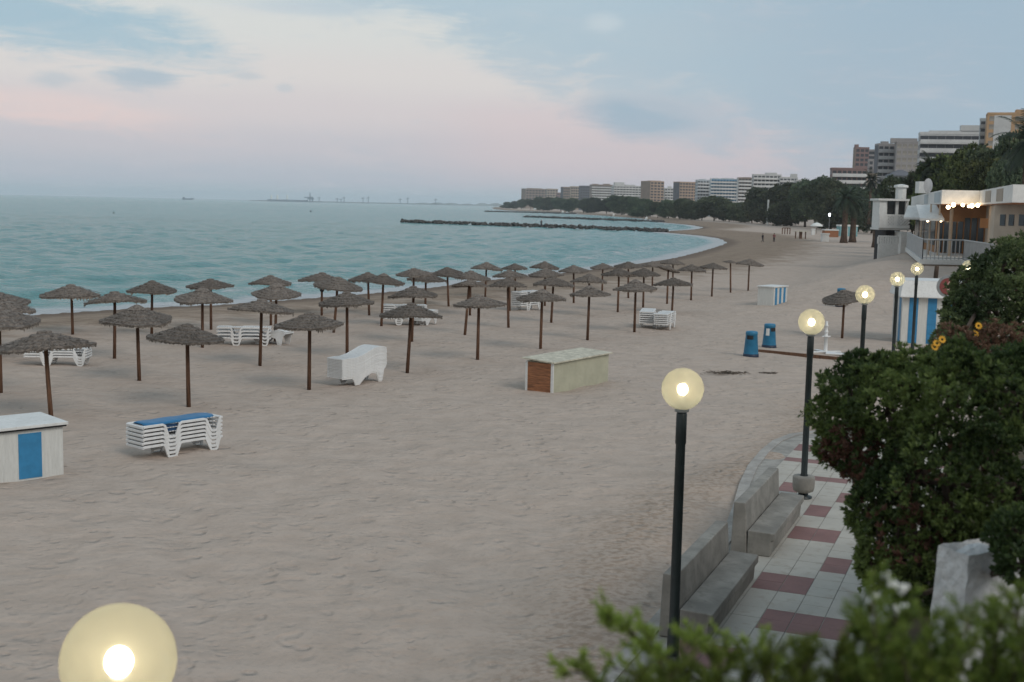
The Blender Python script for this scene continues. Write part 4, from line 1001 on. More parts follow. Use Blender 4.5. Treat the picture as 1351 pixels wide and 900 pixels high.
def bush(name, label, lobes_px, dens, per, ll, lw, mat, seed, brown=None, group=None, pale=None):
    rng = np.random.default_rng(seed); lobes = []
    for px, py, rp, Y in lobes_px:
        c_ = D(px, py, Y); r_ = rp * Y / F; lobes.append(((c_.x, c_.y, c_.z), (r_, r_ * 1.1, r_)))
    big = list(lobes)
    for (c_, r_) in big:              # smaller shoots bulging from each mass
        for _ in range(7):
            d = rng.normal(size=3); d /= np.linalg.norm(d); q = rng.uniform(.22, .36); lobes.append((tuple(np.array(c_) + d * np.array(r_) * (1.04 - q * .5)), tuple(np.array(r_) * q)))
    pos, nr = lobecloud(lobes, dens, rng, .12, .84)
    up = np.array([0, 0, 1.0]); nd = nr * .7 + up * .45 + rng.normal(size=nr.shape) * .35; nd /= np.linalg.norm(nd, axis=1, keepdims=True)
    t_ = .40 + .34 * np.sin(pos[:, 0] * 4.1 + pos[:, 2] * 5) * np.sin(pos[:, 1] * 3.3 + 1) + .15 * np.sin(pos[:, 0] * 9.7 - pos[:, 2] * 8) + .12 * rng.normal(size=len(pos))
    br = np.zeros(len(pos), bool)
    for px, py, rp, Y, pr in (brown or []):
        c_ = np.array(D(px, py, Y)); br |= (np.linalg.norm(pos - c_, axis=1) < rp * Y / F) & (rng.random(len(pos)) < pr)
    V, Fq, ti = rosettes(pos, nd, per, ll, lw, rng, tintb=t_)
    ti[np.repeat(br, per)] = 1.0
    base = np.array(lobes[0][0]); base[2] = 3.0
    rt = thing(name, label, 'bush', base, 0, group)
    npmesh('foliage', V - base, Fq, mat, rt, [('tint', 'FACE', ti)])
    mb = MB(); r = random.Random(seed)
    for k, (c_, r_) in enumerate(big):
        c_ = np.array(c_) - base
        for _ in range(5):
            e = c_ + np.array([r.uniform(-.7, .7) * r_[0], r.uniform(-.7, .7) * r_[1], r.uniform(-.3, .75) * r_[2]])
            s0 = c_ + np.array([0, .1, -.55]) * r_; m_ = (s0 + e) / 2 + np.array([r.uniform(-.06, .06), r.uniform(-.06, .06), .05])
            mb.tube([s0, m_, e], [.022, .014, .006], 5)
    for (ca_, _), (cb_, _) in zip(big[:-1], big[1:]): mb.tube([np.array(ca_) - base, np.array(cb_) - base], [.02, .018], 5)
    mb.build('stems', m_twig, rt)
    return rt
bush('large_bush', 'large dark green bush with leathery leaves bulging over the promenade at right',
     [(1150, 548, 72, 8.5), (1132, 580, 46, 8.3), (1222, 560, 88, 8.1), (1312, 560, 98, 7.6), (1196, 632, 60, 7.9), (1262, 640, 84, 7.5), (1340, 640, 82, 7.2), (1190, 715, 55, 7.6), (1215, 748, 46, 7.4), (1165, 505, 32, 8.6), (1265, 512, 50, 8.0), (1350, 520, 60, 7.8), (1160, 672, 38, 7.8), (1160, 752, 26, 7.5), (1270, 700, 40, 7.6), (1345, 700, 34, 7.6), (1345, 712, 36, 6.1), (1352, 745, 30, 5.95), (1210, 785, 24, 7.3)],
     900, 8, .045, .017, m_bush, 3, [(1135, 610, 55, 8.1, .55), (1190, 560, 40, 8.0, .15), (1200, 700, 60, 7.4, .25), (1262, 640, 70, 7.4, .10)])
bush('upper_bush', 'tall bush behind the large one at right edge, with dry brown twigs inside',
     [(1345, 380, 58, 12.4), (1298, 396, 40, 12.4), (1330, 430, 62, 11.8), (1278, 436, 36, 11.8), (1350, 350, 34, 13), (1262, 470, 36, 11), (1318, 360, 26, 12.6), (1250, 478, 26, 10.6), (1320, 480, 50, 11), (1280, 372, 18, 12.3), (1268, 405, 18, 12)],
     640, 7, .052, .017, m_bush2, 5, [(1300, 455, 60, 11, .75), (1340, 445, 50, 11, .5), (1262, 475, 40, 10.8, .5)])
# yellow daisies at the edge of the upper bush
p0 = D(1240, 470, 10.2)
t = thing('daisy_plant', 'clump of yellow orange daisies at the seam between the two big bushes', 'flowers', (p0.x, p0.y, p0.z - .3))
for px, py in ((1236, 453), (1243, 448), (1249.5, 461.5), (1238.5, 474), (1233, 458), (1287, 440), (1291, 430)):
    q = D(px, py, 10.15 if px < 1270 else 10.9) - Vector((p0.x, p0.y, p0.z - .3)); m_ = MB()
    nd = Vector((-.1 + rnd.uniform(-.4, .4), -.8, .45 + rnd.uniform(-.2, .3))).normalized(); a_ = nd.orthogonal().normalized(); b_ = nd.cross(a_)
    for k in range(12):
        th = 6.283 * k / 12; d = a_ * math.cos(th) + b_ * math.sin(th); s_ = nd.cross(d) * .008
        m_.add([q + d * .008, q + d * .024 + s_ + nd * .004, q + d * .037 + nd * .002, q + d * .024 - s_ + nd * .004], [(0, 1, 2, 3)])
    m_.build('flower', m_flower_y, t); m_ = MB(); m_.tube([q - nd * .004, q - nd * .03 - Vector((0, -.02, .06)), Vector((q.x * .8, q.y * .8 + .1, q.z - .25))], [.003, .003, .003], 5); m_.build('stalk', m_bush_st if 0 else m_twig, t)
# bank of earth and the rough white garden wall the bushes grow on
m_soil = M('bank_soil', (.07, .055, .035), .95, .3, 2, .6, .03)
mb = MB(); V = []; ff = []
ys_ = np.linspace(-26, 6, 33); xs_ = np.array([2.35, 2.36, 2.7, 3.2, 4.5, 7, 14, 26])
for y in ys_:
    for i, x in enumerate(xs_):
        fade = float(ss((7.0 - y) / 9)); z = (0.0 if i == 0 else (3.1 + .12 * min(x - 2.35, 4)) * fade + .1 * math.sin(x * 3 + y * 2.1)); V.append((x, y, z))
nx = len(xs_)
for j in range(len(ys_) - 1):
    for i in range(nx - 1): a = j * nx + i; ff.append((a, a + 1, a + nx + 1, a + nx))
tag(mb.add(V, ff).build('planted_bank', m_soil, loc=OO.xy.to_3d(), rz=RZ), kind='structure')
def rough_block(name, mat, L_, Tk, Hh, seed, taper=.18):
    n = (14, 5, 22); mb = MB(); r = random.Random(seed); V = []; ff = []; idx = {}
    def vv(x, y, z):
        if (x, y, z) not in idx:
            fx, fy, fz = x / n[0], y / n[1], z / n[2]; px = (fx - .5) * L_ + taper * (1 - fz) * (fx - .5) * L_; py = (fy - .5) * Tk * (1 + .4 * (1 - fz)); pz = fz * Hh
            if z == n[2]: pz -= .22 * fx + .03 * math.sin(fx * 9 + 1) + .10 * max(0, 1 - fx * 5) ** 2 + .10 * (abs(fy - .5) * 2) ** 2
            j = .006; idx[(x, y, z)] = len(V); V.append((px + r.uniform(-j, j), py + r.uniform(-j, j), pz + r.uniform(-j, j)))
        return idx[(x, y, z)]
    for x in range(n[0]):
        for y in range(n[1]): ff.append((vv(x, y, n[2]), vv(x + 1, y, n[2]), vv(x + 1, y + 1, n[2]), vv(x, y + 1, n[2]))); ff.append((vv(x, y, 0), vv(x, y + 1, 0), vv(x + 1, y + 1, 0), vv(x + 1, y, 0)))
    for z in range(n[2]):
        for x in range(n[0]): ff.append((vv(x, 0, z), vv(x + 1, 0, z), vv(x + 1, 0, z + 1), vv(x, 0, z + 1))); ff.append((vv(x + 1, n[1], z), vv(x, n[1], z), vv(x, n[1], z + 1), vv(x + 1, n[1], z + 1)))
        for y in range(n[1]): ff.append((vv(0, y + 1, z), vv(0, y, z), vv(0, y, z + 1), vv(0, y + 1, z + 1))); ff.append((vv(n[0], y, z), vv(n[0], y + 1, z), vv(n[0], y + 1, z + 1), vv(n[0], y, z + 1)))
    return mb.add(V, ff).build(name, mat)
o = rough_block('garden_wall', m_stucco, .62, .20, 1.35, 2); pw = D(1330, 714, 6.2); o.location = (pw.x + .03, pw.y + .25, pw.z - 1.37); o.rotation_euler.z = R(28)
tag(o, 'rough whitewashed garden wall end poking out between the bushes at lower right', 'wall')

# feathery twigs close to the camera (out of focus)
def feather(name, label, stems, seed, tb, group=None, blossoms=()):
    rng = np.random.default_rng(seed); r = random.Random(seed); pos = []; nr = []; tn = []
    b0 = Vector(stems[0][0]); mb = MB()
    rt = thing(name, label, 'shrub', b0, 0, group)
    for s0, e, br in stems:
        s0 = Vector(s0); e = Vector(e); n = 14; side = Vector((r.uniform(-.1, .1), r.uniform(-.1, .1), .04)); pts = []
        for i in range(n + 1):
            t_ = i / n; pts.append(s0.lerp(e, t_) + side * math.sin(t_ * 3.14))
        mb.tube([p_ - b0 for p_ in pts[::2]], [.006 * (1 - .8 * i / 7) for i in range(8)], 5)
        for k in range(br):
            t_ = .3 + .7 * k / br; p_ = s0.lerp(e, t_) + side * math.sin(t_ * 3.14); dd = (e - s0).normalized()
            d2 = (dd * .6 + Vector((r.uniform(-1, 1), r.uniform(-1, 1), r.uniform(-.2, .8)))).normalized(); ln = r.uniform(.025, .07)
            mb.tube([p_ - b0, p_ - b0 + d2 * ln], [.002, .001], 4)
            for q in range(9):
                pos.append(tuple(p_ - b0 + d2 * ln * (q + 1) / 9)); nr.append(tuple(d2)); tn.append(tb + r.uniform(-.15, .15))
    V, Fq, ti = rosettes(np.array(pos), np.array(nr), 5, .024, .0045, rng, (.35, 1.0), np.array(tn))
    if tb > .9: ti[:] = 1
    npmesh('foliage', V, Fq, m_fore, rt, [('tint', 'FACE', ti)]); mb.build('stems', m_twig, rt)
    for px, py, Y in blossoms:
        q = D(px, py, Y) - b0; m_ = MB()
        for k in range(7): m_.sphere((q.x + r.uniform(-.009, .009), q.y + r.uniform(-.009, .009), q.z + r.uniform(-.009, .009)), .006, 6, 4)
        m_.build('blossom', m_flower_w, rt)
    return rt
rf_ = random.Random(12)
def stems_to(pts, zb, Y):
    out_ = []
    for px, py, br in pts:
        e = D(px, py, Y + rf_.uniform(-.25, .25)); out_.append(((e.x + rf_.uniform(-.12, .12), e.y + rf_.uniform(-.1, .15), zb), tuple(e), br))
    return out_
feather('feathery_shrub', 'yellowish feathery twigs out of focus before the base of the nearest full lamp post',
        [((D(930, 905, 2.9)).to_tuple(), (D(803, 818, 2.9)).to_tuple(), 16), ((D(900, 930, 2.9)).to_tuple(), (D(850, 832, 2.85)).to_tuple(), 12), ((D(960, 930, 2.9)).to_tuple(), (D(905, 855, 2.85)).to_tuple(), 12), ((D(840, 960, 2.9)).to_tuple(), (D(745, 892, 2.8)).to_tuple(), 12), ((D(900, 960, 2.8)).to_tuple(), (D(800, 880, 2.8)).to_tuple(), 10), ((D(990, 960, 2.9)).to_tuple(), (D(955, 850, 2.95)).to_tuple(), 10)], 21, .70, 'foreground shrubs')
feather('feathery_shrub', 'low green feathery shrub out of focus along the bottom edge under the pink tiles',
        stems_to([(780, 901, 20), (835, 893, 20), (880, 888, 22), (915, 880, 24), (950, 876, 26), (985, 866, 26), (1015, 860, 28), (1045, 858, 28), (1075, 864, 28), (1100, 856, 28), (1000, 888, 30), (1060, 893, 30), (940, 901, 30), (1110, 888, 30), (900, 908, 24), (1030, 913, 30), (1090, 913, 30), (965, 913, 30), (860, 913, 24)], 4.18, 2.6), 22, .30, 'foreground shrubs')
feather('feathery_shrub', 'taller green feathery shrub with white blossoms out of focus in the bottom right corner',
        stems_to([(1135, 820, 26), (1150, 792, 26), (1165, 765, 24), (1180, 810, 30), (1200, 795, 30), (1225, 820, 30), (1255, 825, 30), (1285, 820, 30), (1310, 805, 30), (1335, 790, 28), (1150, 850, 30), (1190, 855, 34), (1230, 860, 34), (1270, 858, 34), (1310, 850, 34), (1345, 835, 34), (1130, 880, 34), (1170, 890, 34), (1210, 895, 34), (1250, 895, 34), (1290, 890, 34), (1330, 885, 34), (1140, 915, 34), (1190, 920, 34), (1240, 925, 34), (1290, 925, 34), (1340, 915, 34), (1320, 820, 30), (1348, 760, 24), (1160, 920, 34), (1215, 925, 34), (1265, 925, 34), (1315, 925, 34)], 4.15, 2.5), 23, .28, 'foreground shrubs',
        [(1168, 762, 2.5), (1176, 768, 2.5), (1190, 778, 2.5), (1196, 803, 2.5), (1187, 806, 2.5), (1150, 790, 2.5)])

# ------------------------------------------------------------------ trees
tvar = {}
def make_crown(seed, kind):
    rng = np.random.default_rng(seed); r = random.Random(seed); lobes = []
    n = 11 if kind == 'round' else 9
    for k in range(n):
        a = r.random() * 6.283; q = r.uniform(.1, .34); z = r.uniform(.24, .82) if kind == 'round' else r.uniform(.40, .86)
        rr_ = r.uniform(.15, .25); lobes.append(((q * math.cos(a), q * math.sin(a), z), (rr_ * 1.25, rr_ * 1.25, rr_ * (.9 if kind == 'round' else .62))))
    lobes.append(((0, 0, .66), (.24, .24, .24)))
    pos, nr = lobecloud(lobes, 900, rng, .3, .8)
    nd = nr + rng.normal(size=nr.shape) * .5; nd /= np.linalg.norm(nd, axis=1, keepdims=True)
    t_ = .3 + .25 * np.sin(pos[:, 0] * 9 + seed) * np.sin(pos[:, 2] * 11 + seed) + .12 * rng.normal(size=len(pos))
    V, Fq, ti = rosettes(pos, nd, 4, .055, .030, rng, (.3, 1.3), t_)
    mb = MB(); mb.tube([(0, 0, -.03), (.01, 0, .2), (.0, .01, .45), (0, 0, .7)], [.035, .026, .018, .008], 7)
    for c_, r_ in lobes[:7]: mb.tube([(0, 0, .25 + .1 * r.random()), (c_[0] * .5, c_[1] * .5, c_[2] * .8), c_], [.014, .010, .004], 5)
    co = npmesh('crown', V, Fq, None, None, [('tint', 'FACE', ti)]); to_ = mb.build('trunk', m_trunk)
    d = (co.data, to_.data); bpy.data.objects.remove(co); bpy.data.objects.remove(to_); return d
for k in range(4):
    tvar['round', k] = make_crown(40 + k, 'round'); tvar['flat', k] = make_crown(60 + k, 'flat')
cmesh = {}
def tree(px, ybase, ytop, wpx, Y, kind, k, label, mat, group, z0=None, cat='tree', nm='leafy_tree'):
    p = D(px, ybase, Y); z = hgt(p.x, p.y) if z0 is None else z0; tp = D(px, ytop, Y).z
    h = max(2.0, tp - z) / .98; w = wpx * Y / F / .96
    t = thing(nm, label, cat, (p.x, p.y, z), rnd.random() * 6.28, group)
    key = (kind, k, mat.name)
    if key not in cmesh:
        me = tvar[kind, k][0].copy(); me.materials.clear(); me.materials.append(mat); cmesh[key] = me
    c_ = bpy.data.objects.new('crown', cmesh[key]); col.objects.link(c_); c_.parent = t; c_.scale = (w, w, h)
    b_ = bpy.data.objects.new('trunk', tvar[kind, k][1]); col.objects.link(b_); b_.parent = t; b_.scale = (min(w, h * .8),) * 2 + (h,)
    return t
def Yt(px): return float(np.interp(px, [660, 700, 760, 840, 900, 980, 1050, 1110, 1180], [2050, 1600, 1230, 824, 640, 549, 450, 380, 300]))
TR = [(668, 274, 266.5, 13, 'tiny pale tree standing out leftmost at the tip of the far promenade'), (678, 275, 265, 12, 'small tree just left of the leftmost far block, second from the tip'), (688, 275.5, 262.5, 12, 'tree in front of the left edge of the leftmost far block'),
 (700, 276, 263.5, 14, 'tree in front of the grey panels of the leftmost far block'), (711, 276.5, 260, 18, 'tree in front of the right side of the leftmost far block'), (725, 277, 259.5, 20, 'tree below the short beige block far left'), (740, 278, 260.5, 20, 'tree below the gap between the beige block and the dark slab blocks'), (755, 278.5, 261, 20, 'tree below the brownish far slab block'),
 (770, 279.5, 262, 18, 'tree below the dark far slab block'), (784, 280, 259.5, 22, 'tree below the brown topped balcony block, its left half'), (800, 281.5, 262, 22, 'tree below the brown topped balcony block, its right half'), (820, 283, 257.5, 32, 'large round tree in front of the white terraced far block'), (838, 284, 260.5, 22, 'tree between the white terraced block and the tan tower'),
 (852, 285.5, 261.5, 28, 'tree below the dark side of the tan tower'), (868, 286.5, 266.5, 22, 'lower tree below the bright side of the tan tower'), (882, 287, 263, 26, 'tree below the low white block beside the tan tower'), (897, 288.5, 262, 26, 'tree below the dark edge of the second tan block'), (912, 289.5, 263.5, 24, 'tree below the second tan block'), (926, 290, 265, 22, 'tree below the left edge of the pale blue white hotel wing'),
 (942, 291.5, 258.5, 44, 'broad dark round tree before the blue shaded hotel'), (962, 292.5, 270, 24, 'low tree below the blue balconies of the hotel'), (977, 293, 266, 28, 'tree below the brownish balcony block'), (992, 294, 264, 28, 'tree at the left foot of the tall dark tree group'),
 (1008, 296, 247, 44, 'tall dark tree leftmost of the big near group, before the white terraces'), (1026, 297, 243.5, 46, 'tall tree second in the big group, below the white terraces'), (1044, 298, 238.5, 48, 'tall tree in the middle of the big group right of the flag pole'), (1062, 299, 236.5, 46, 'tall tree at the right end of the white terraces'), (1080, 300, 237, 44, 'tall tree just left of the dark red balcony building'), (1096, 301, 236.5, 40, 'thin topped tree touching the left edge of the dark red balcony building'),
 (1112, 303, 248, 40, 'tree behind the pair of palms, on their left'), (1132, 304, 245, 44, 'tree behind the right palm of the pair'), (1150, 306, 246, 40, 'tree between the palm pair and the white lattice balcony'), (1166, 308, 240, 40, 'tree rising directly behind the white lattice balcony')]
for i, (px, yb, yt, wp, lb) in enumerate(TR):
    tree(px, yb, yt, wp * 1.12, Yt(px), 'flat' if i in (3, 8, 14, 20, 27) else 'round', i % 4, lb, m_tree, 'trees along the far promenade')
HT = [(1236, 262, 206, 62, 150, 'hill tree above the restaurant, left of the brightest green crown'), (1262, 258, 203, 66, 140, 'bright green hill tree in the middle above the restaurant roof'), (1292, 255, 192, 70, 132, 'hill tree above the right bend of the restaurant roof'), (1322, 252, 185, 74, 125, 'dark hill tree near the right photo edge above the restaurant'), (1350, 250, 176, 70, 120, 'tallest dark hill tree cut by the right photo edge'), (1206, 258, 222, 44, 165, 'small dark hill tree behind the roof turret'), (1226, 250, 214, 34, 175, 'dark hill tree behind the satellite dish'), (1305, 248, 205, 60, 120, 'bushy hill tree low over the bent roof'), (1275, 250, 214, 60, 128, 'low bushy hill tree just over the flat roof'), (1340, 246, 205, 56, 112, 'low hill tree over the near roof wing'), (1186, 262, 232, 40, 190, 'dark tree left of the roof turret')]
for i, (px, yb, yt, wp, Y, lb) in enumerate(HT):
    tree(px, yb, yt, wp * 1.1, Y, 'round', i % 4, lb, m_tree_hill if i in (0, 1, 2, 7, 8) else m_tree, 'trees on the hill', 3.0 if Y > 130 else 3.5)
# palms
def palm_mesh(seed, nf=46, droop=1.0):
    r = random.Random(seed); V = []; Fq = []; ti = []
    for k in range(nf):
        a = r.random() * 6.283; el = r.uniform(-.9, 1.35); ln = r.uniform(.85, 1.15); pts = []; p = Vector((0, 0, 0)); d = Vector((math.cos(a) * math.cos(el), math.sin(a) * math.cos(el), math.sin(el)))
        for s_ in range(9):
            pts.append(p.copy()); p = p + d * ln / 8; d = (d + Vector((0, 0, -.17 * droop))).normalized()
        for s_ in range(1, 8):
            dd = (pts[s_ + 1] - pts[s_ - 1]).normalized(); sd = dd.cross(Vector((0, 0, 1))).normalized()
            for sg in (-1, 1):
                for j in (0, .5):
                    q = pts[s_].lerp(pts[s_ + 1], j); e = q + (sd * sg * .8 + dd * .75 + Vector((0, 0, -.35))).normalized() * (.30 * (1 - .35 * s_ / 8)); w_ = dd * .022
                    o_ = len(V); V += [tuple(q - w_), tuple(q + w_), tuple(e + w_ * .3), tuple(e - w_ * .3)]; Fq.append((o_, o_ + 1, o_ + 2, o_ + 3)); ti.append(.25 + .3 * max(0, el) / 1.3 + r.uniform(-.1, .1))
    co = npmesh('crown', np.array(V), np.array(Fq), m_palm, None, [('tint', 'FACE', np.array(ti))]); d = co.data; bpy.data.objects.remove(co); return d
pm_ = [palm_mesh(1), palm_mesh(2)]
def palm(px, ybase, ytop, rpx, Y, label, z0=None, twist=0, tr=.35):
    p = D(px, ybase, Y); z = hgt(p.x, p.y) if z0 is None else z0; rr_ = rpx * Y / F; tp = D(px, ytop, Y).z - rr_ * .55
    t = thing('palm_tree', label, 'palm tree', (p.x, p.y, z), twist, 'palms'); h = tp - z
    MB().tube([(0, 0, -.2), (0, 0, h * .12), (.05, 0, h * .5), (.0, .03, h)], [tr * 1.5, tr * 1.1, tr * .9, tr * .95], 10).build('trunk', m_palmtrunk, t, True)
    c_ = bpy.data.objects.new('crown', pm_[int(px) % 2]); col.objects.link(c_); c_.parent = t; c_.location = (0, 0, h); c_.scale = (rr_, rr_, rr_)
q = onland(1113, 320.5); palm(1113, 320, 247, 24, q.y, 'left palm of the pair with dark trunks standing on the sand', q.z, 0, .55)
q = onland(1124.5, 320.5); palm(1124.5, 320, 252, 24, q.y + 3, 'right palm of the pair with dark trunks standing on the sand', q.z, 1, .55)
palm(1156, 306, 262, 20, 200, 'dark bushy palm trunked tree just left of the white lattice balcony', None, 2, .5)
palm(1228, 262, 208, 26, 150, 'palm with spiky crown in front of the white banded block on the hill', 3, 3)
palm(1146, 302, 228, 16, 300, 'slim green palm rising right of the dark red balcony building', 3, 4)
palm(1352, 262, 160, 46, 100, 'palm at the right photo edge with long bare fronds reaching left over the orange tower', 3.5, 5)
# ------------------------------------------------------------------ far blocks of flats
def BM(n, c, v=.08): return M(n, c, .85, v, .25, 0, dirt=tuple(x * .8 for x in c))
c_white = BM('render_white', (.48, .48, .47)); c_brown = BM('render_brown', (.25, .20, .165)); c_tan = BM('render_tan', (.38, .28, .21)); c_grey = BM('render_grey', (.28, .265, .26))
c_beige = BM('render_beige', (.37, .31, .25)); c_red = BM('brick_red', (.22, .15, .14)); c_dkgrey = BM('render_darkgrey', (.12, .125, .14)); c_orange = BM('render_orange', (.42, .27, .15)); c_bluish = BM('render_bluewhite', (.42, .46, .48))
m_awnb = M('blue_awning', (.06, .17, .27), .7, .1, 1, 0); m_slab = BM('slab_white', (.55, .55, .54)); m_ralg = M('rail_grey', (.36, .36, .36), .6, .1, 2, 0); m_rail_d = M('rail_dark', (.07, .06, .06), .6, .1, 2, 0)
m_win = M('far_window', (.045, .05, .058), .35, .3, .3, 0); m_win2 = M('far_window_shutter', (.25, .23, .20), .7, .3, .3, 0)
def inst(name, me, parent, loc): 
    o = bpy.data.objects.new(name, me); col.objects.link(o); o.parent = parent; o.location = loc; return o
def block(label, px0, px1, ytop, Y, nfl, flpx, style, wall, ncol=5, rot=0.0, depth=.6, side=None, rail=None, roofhut=None, win=None, nside=3, dark_recess=True):
    """a block of flats: front faces the camera (-y), turned by rot; features on the nfl storeys that rise above the trees"""
    pm = (px0 + px1) / 2; top = D(pm, ytop, Y); wtot = (px1 - px0) * Y / F / math.cos(math.atan2(top.x, top.y)); rt = R(rot)
    w = wtot / (math.cos(abs(rt)) + depth * math.sin(abs(rt))); dp = w * depth; gz = min(hgt(top.x, Y), 8) - .5; fh = flpx * Y / F; h = top.z - gz
    t = thing('apartment_block', label, 'building', (top.x, Y, gz), rt - math.atan2(top.x, top.y), 'apartment blocks behind the promenade')
    x0, x1, y0, y1 = -w / 2, w / 2, -dp / 2, dp / 2
    MB().b(x0, x1, y0, y1, 0, h).build('wall', wall, t)
    m_ = MB(); pt = fh * .14
    for a in ((x0 - .1, x1 + .1, y0 - .1, y0 + .3), (x0 - .1, x1 + .1, y1 - .3, y1 + .1), (x0 - .1, x0 + .3, y0 + .3, y1 - .3), (x1 - .3, x1 + .1, y0 + .3, y1 - .3)): m_.b(*a, h + .01, h + .25 * fh)
    ro = m_.build('roof_parapet', wall if style != 'band' else m_slab, t)
    for (a, b_, hh_) in (roofhut or []):
        MB().b(x0 + w * a, x0 + w * b_, y0 + dp * .25, y0 + dp * .75, h, h + hh_ * Y / F).build('roof_hut', wall, t)
    cw = w / ncol; d_ = min(1.6, fh * .5)
    ww_ = .485 if style == 'band' else .36; wm = MB().b(-cw * ww_, cw * ww_, -.04, .25, -fh * .30, fh * .30).build('w', win or m_win); wme = wm.data; bpy.data.objects.remove(wm)
    if style in ('balc', 'band', 'hotel'):
        bm_ = MB(); bm_.b(x0 + .02, x1 - .02, -d_, -.01, -pt, 0); bm_.b(x0 + .02, x1 - .02, -d_ - .05, -d_ + .08, .003, fh * .36); 
        bo = bm_.build('b', rail or m_slab); bme = bo.data; bpy.data.objects.remove(bo)
    if style == 'hotel':
        am = MB(); am.add([(-cw * .40, -d_ * .98, fh * .10), (cw * .40, -d_ * .98, fh * .10), (cw * .40, -.02, fh * .52), (-cw * .40, -.02, fh * .52)], [(0, 1, 2, 3)])
        ao = am.build('a', m_awnb); ame = ao.data; bpy.data.objects.remove(ao)
        fm_ = MB(); fm_.b(-.25, .25, -d_ - .02, -.02, -fh * .5, fh * .46); fo = fm_.build('f', m_slab); fme = fo.data; bpy.data.objects.remove(fo)
    nwin = 0
    for f in range(nfl):
        zc = h - (f + .55) * fh
        if zc < fh: break
        for c_ in range(ncol):
            if nwin >= 96: break
            inst('window', wme, t, (x0 + (c_ + .5) * cw, y0, zc + (.05 * fh))); nwin += 1
            if style == 'hotel' and f < 8: inst('awning', ame, t, (x0 + (c_ + .5) * cw, y0, zc))
        if style in ('balc', 'band', 'hotel'): inst('balcony', bme, t, (0, y0, zc - fh * .45))
    if style == 'hotel':
        for c_ in (0, ncol): inst('pier', MB().b(-.5, .5, -d_ - .1, -.02, 1, h).build('p', m_slab).data if 0 else fme, t, (x0 + c_ * cw, y0, h - fh * .5))
    if nside:
        sw = dp / nside; sx = x0 if rot > 0 or rot == 0 else x1
        # the flank turned to the camera
        sx = x0 if rot >= 0 else x1
        sm = MB().b(-.25, .04, -sw * .3, sw * .3, -fh * .28, fh * .28) if sx == x1 else MB().b(-.04, .25, -sw * .3, sw * .3, -fh * .28, fh * .28)
        so_ = sm.build('s', win or m_win); sme = so_.data; bpy.data.objects.remove(so_); ns = 0
        for f in range(nfl):
            zc = h - (f + .5) * fh
            for c_ in range(nside):
                if nwin + ns < 99 and zc > fh: inst('window', sme, t, (sx, y0 + (c_ + .5) * sw, zc)); ns += 1
        if side:
            MB().b(sx - .12 if sx == x0 else sx + .01, sx - .01 if sx == x0 else sx + .12, y0 + .1, y1 - .1, 0, h - .05).build('flank_wall', side, t)
    return t
block('leftmost far apartment block, grey brown with dark panels and a flat roof', 688, 722, 250, 2200, 6, 3.4, 'win', c_brown, 7, 20, .6, c_grey, None, [(.2, .8, 1.5)], nside=0)
block('short beige far block just right of the leftmost grey one', 720, 736, 250, 2100, 5, 3.3, 'win', c_beige, 4, 15, .6, nside=2)
block('low dark red far block between the beige one and the slab blocks', 734, 741, 255, 2050, 4, 3.3, 'win', c_red, 2, 10, .6, nside=0)
block('dark brown edged far slab block left of two similar ones', 740, 753, 247.5, 1800, 6, 3.4, 'win', c_brown, 4, 25, .7, c_dkgrey, nside=2)
block('pinkish brown far slab block in the middle of three', 752, 765, 246.8, 1760, 6, 3.4, 'win', c_beige, 4, 10, .7, nside=0)
block('dark grey far slab block right of two similar ones', 764, 779, 246, 1720, 6, 3.4, 'win', c_dkgrey, 4, 10, .7, nside=0)
block('brown topped far block with white balcony bands', 778, 808, 244.5, 1500, 7, 3.2, 'balc', c_brown, 8, 12, .5, None, None, [(.1, .35, 1.5), (.6, .9, 2.0)], nside=2)
block('white terraced far block with a brown roof hut, widest before the tan tower', 807, 846, 246, 1350, 7, 3.1, 'balc', c_white, 9, 10, .5, None, None, [(.05, .40, 5.0), (.45, .8, 2.2)], nside=2)
block('tall tan far tower with a dark left flank', 846, 876, 240, 1150, 8, 3.7, 'win', c_tan, 4, 38, .9, c_brown, None, [(.3, .95, 1.6)], nside=4)
block('low white far block between the two tan ones', 876, 892, 249, 1120, 5, 3.6, 'balc', c_white, 4, 8, .6, None, None, [(.3, .6, 3)], nside=2)
block('second tan far block with brown stripes, left of the blue white hotel', 889, 919, 241, 1050, 8, 3.8, 'win', c_tan, 6, 28, .7, c_dkgrey, None, [(.1, .9, .9)], nside=3)
block('pale blue white wing of the far hotel, without awnings', 918, 939, 238.5, 960, 8, 4.2, 'balc', c_bluish, 5, 14, .6, None, None, [(.2, .6, 2)], nside=2)
block('white far hotel with rows of blue shaded balconies', 937, 973, 237, 940, 8, 4.2, 'hotel', c_bluish, 9, 6, .5, None, None, [(.1, .3, 1.6), (.4, .85, 1.8)], nside=0)
block('far block with brownish balconies right of the blue white hotel', 973, 995, 235.5, 900, 9, 4.4, 'balc', c_brown, 5, 10, .6, c_white, m_slab, [(.3, .8, 1.5)], nside=3)
block('big white stepped block, its highest left part with a square roof hut', 993, 1030, 231.5, 820, 8, 5.0, 'balc', c_white, 7, 8, .5, None, m_slab, [(.45, .85, 3.5)], nside=2)
block('lower right step of the big white block with a dark topped roof hut', 1028, 1052, 235, 815, 6, 5.0, 'balc', c_white, 5, 8, .5, None, m_slab, [(.62, .98, 5.5)], nside=0)
block('last low step of the big white block, ending at the tall trees', 1050, 1068, 238.5, 810, 5, 5.0, 'balc', c_white, 4, 8, .5, None, m_slab, nside=0)
block('low dark red brick building with white balcony ends above the trees', 1097, 1142, 224, 430, 4, 8.5, 'balc', c_red, 7, 8, .5, None, m_slab, [(.1, .9, 1.4)], nside=3)
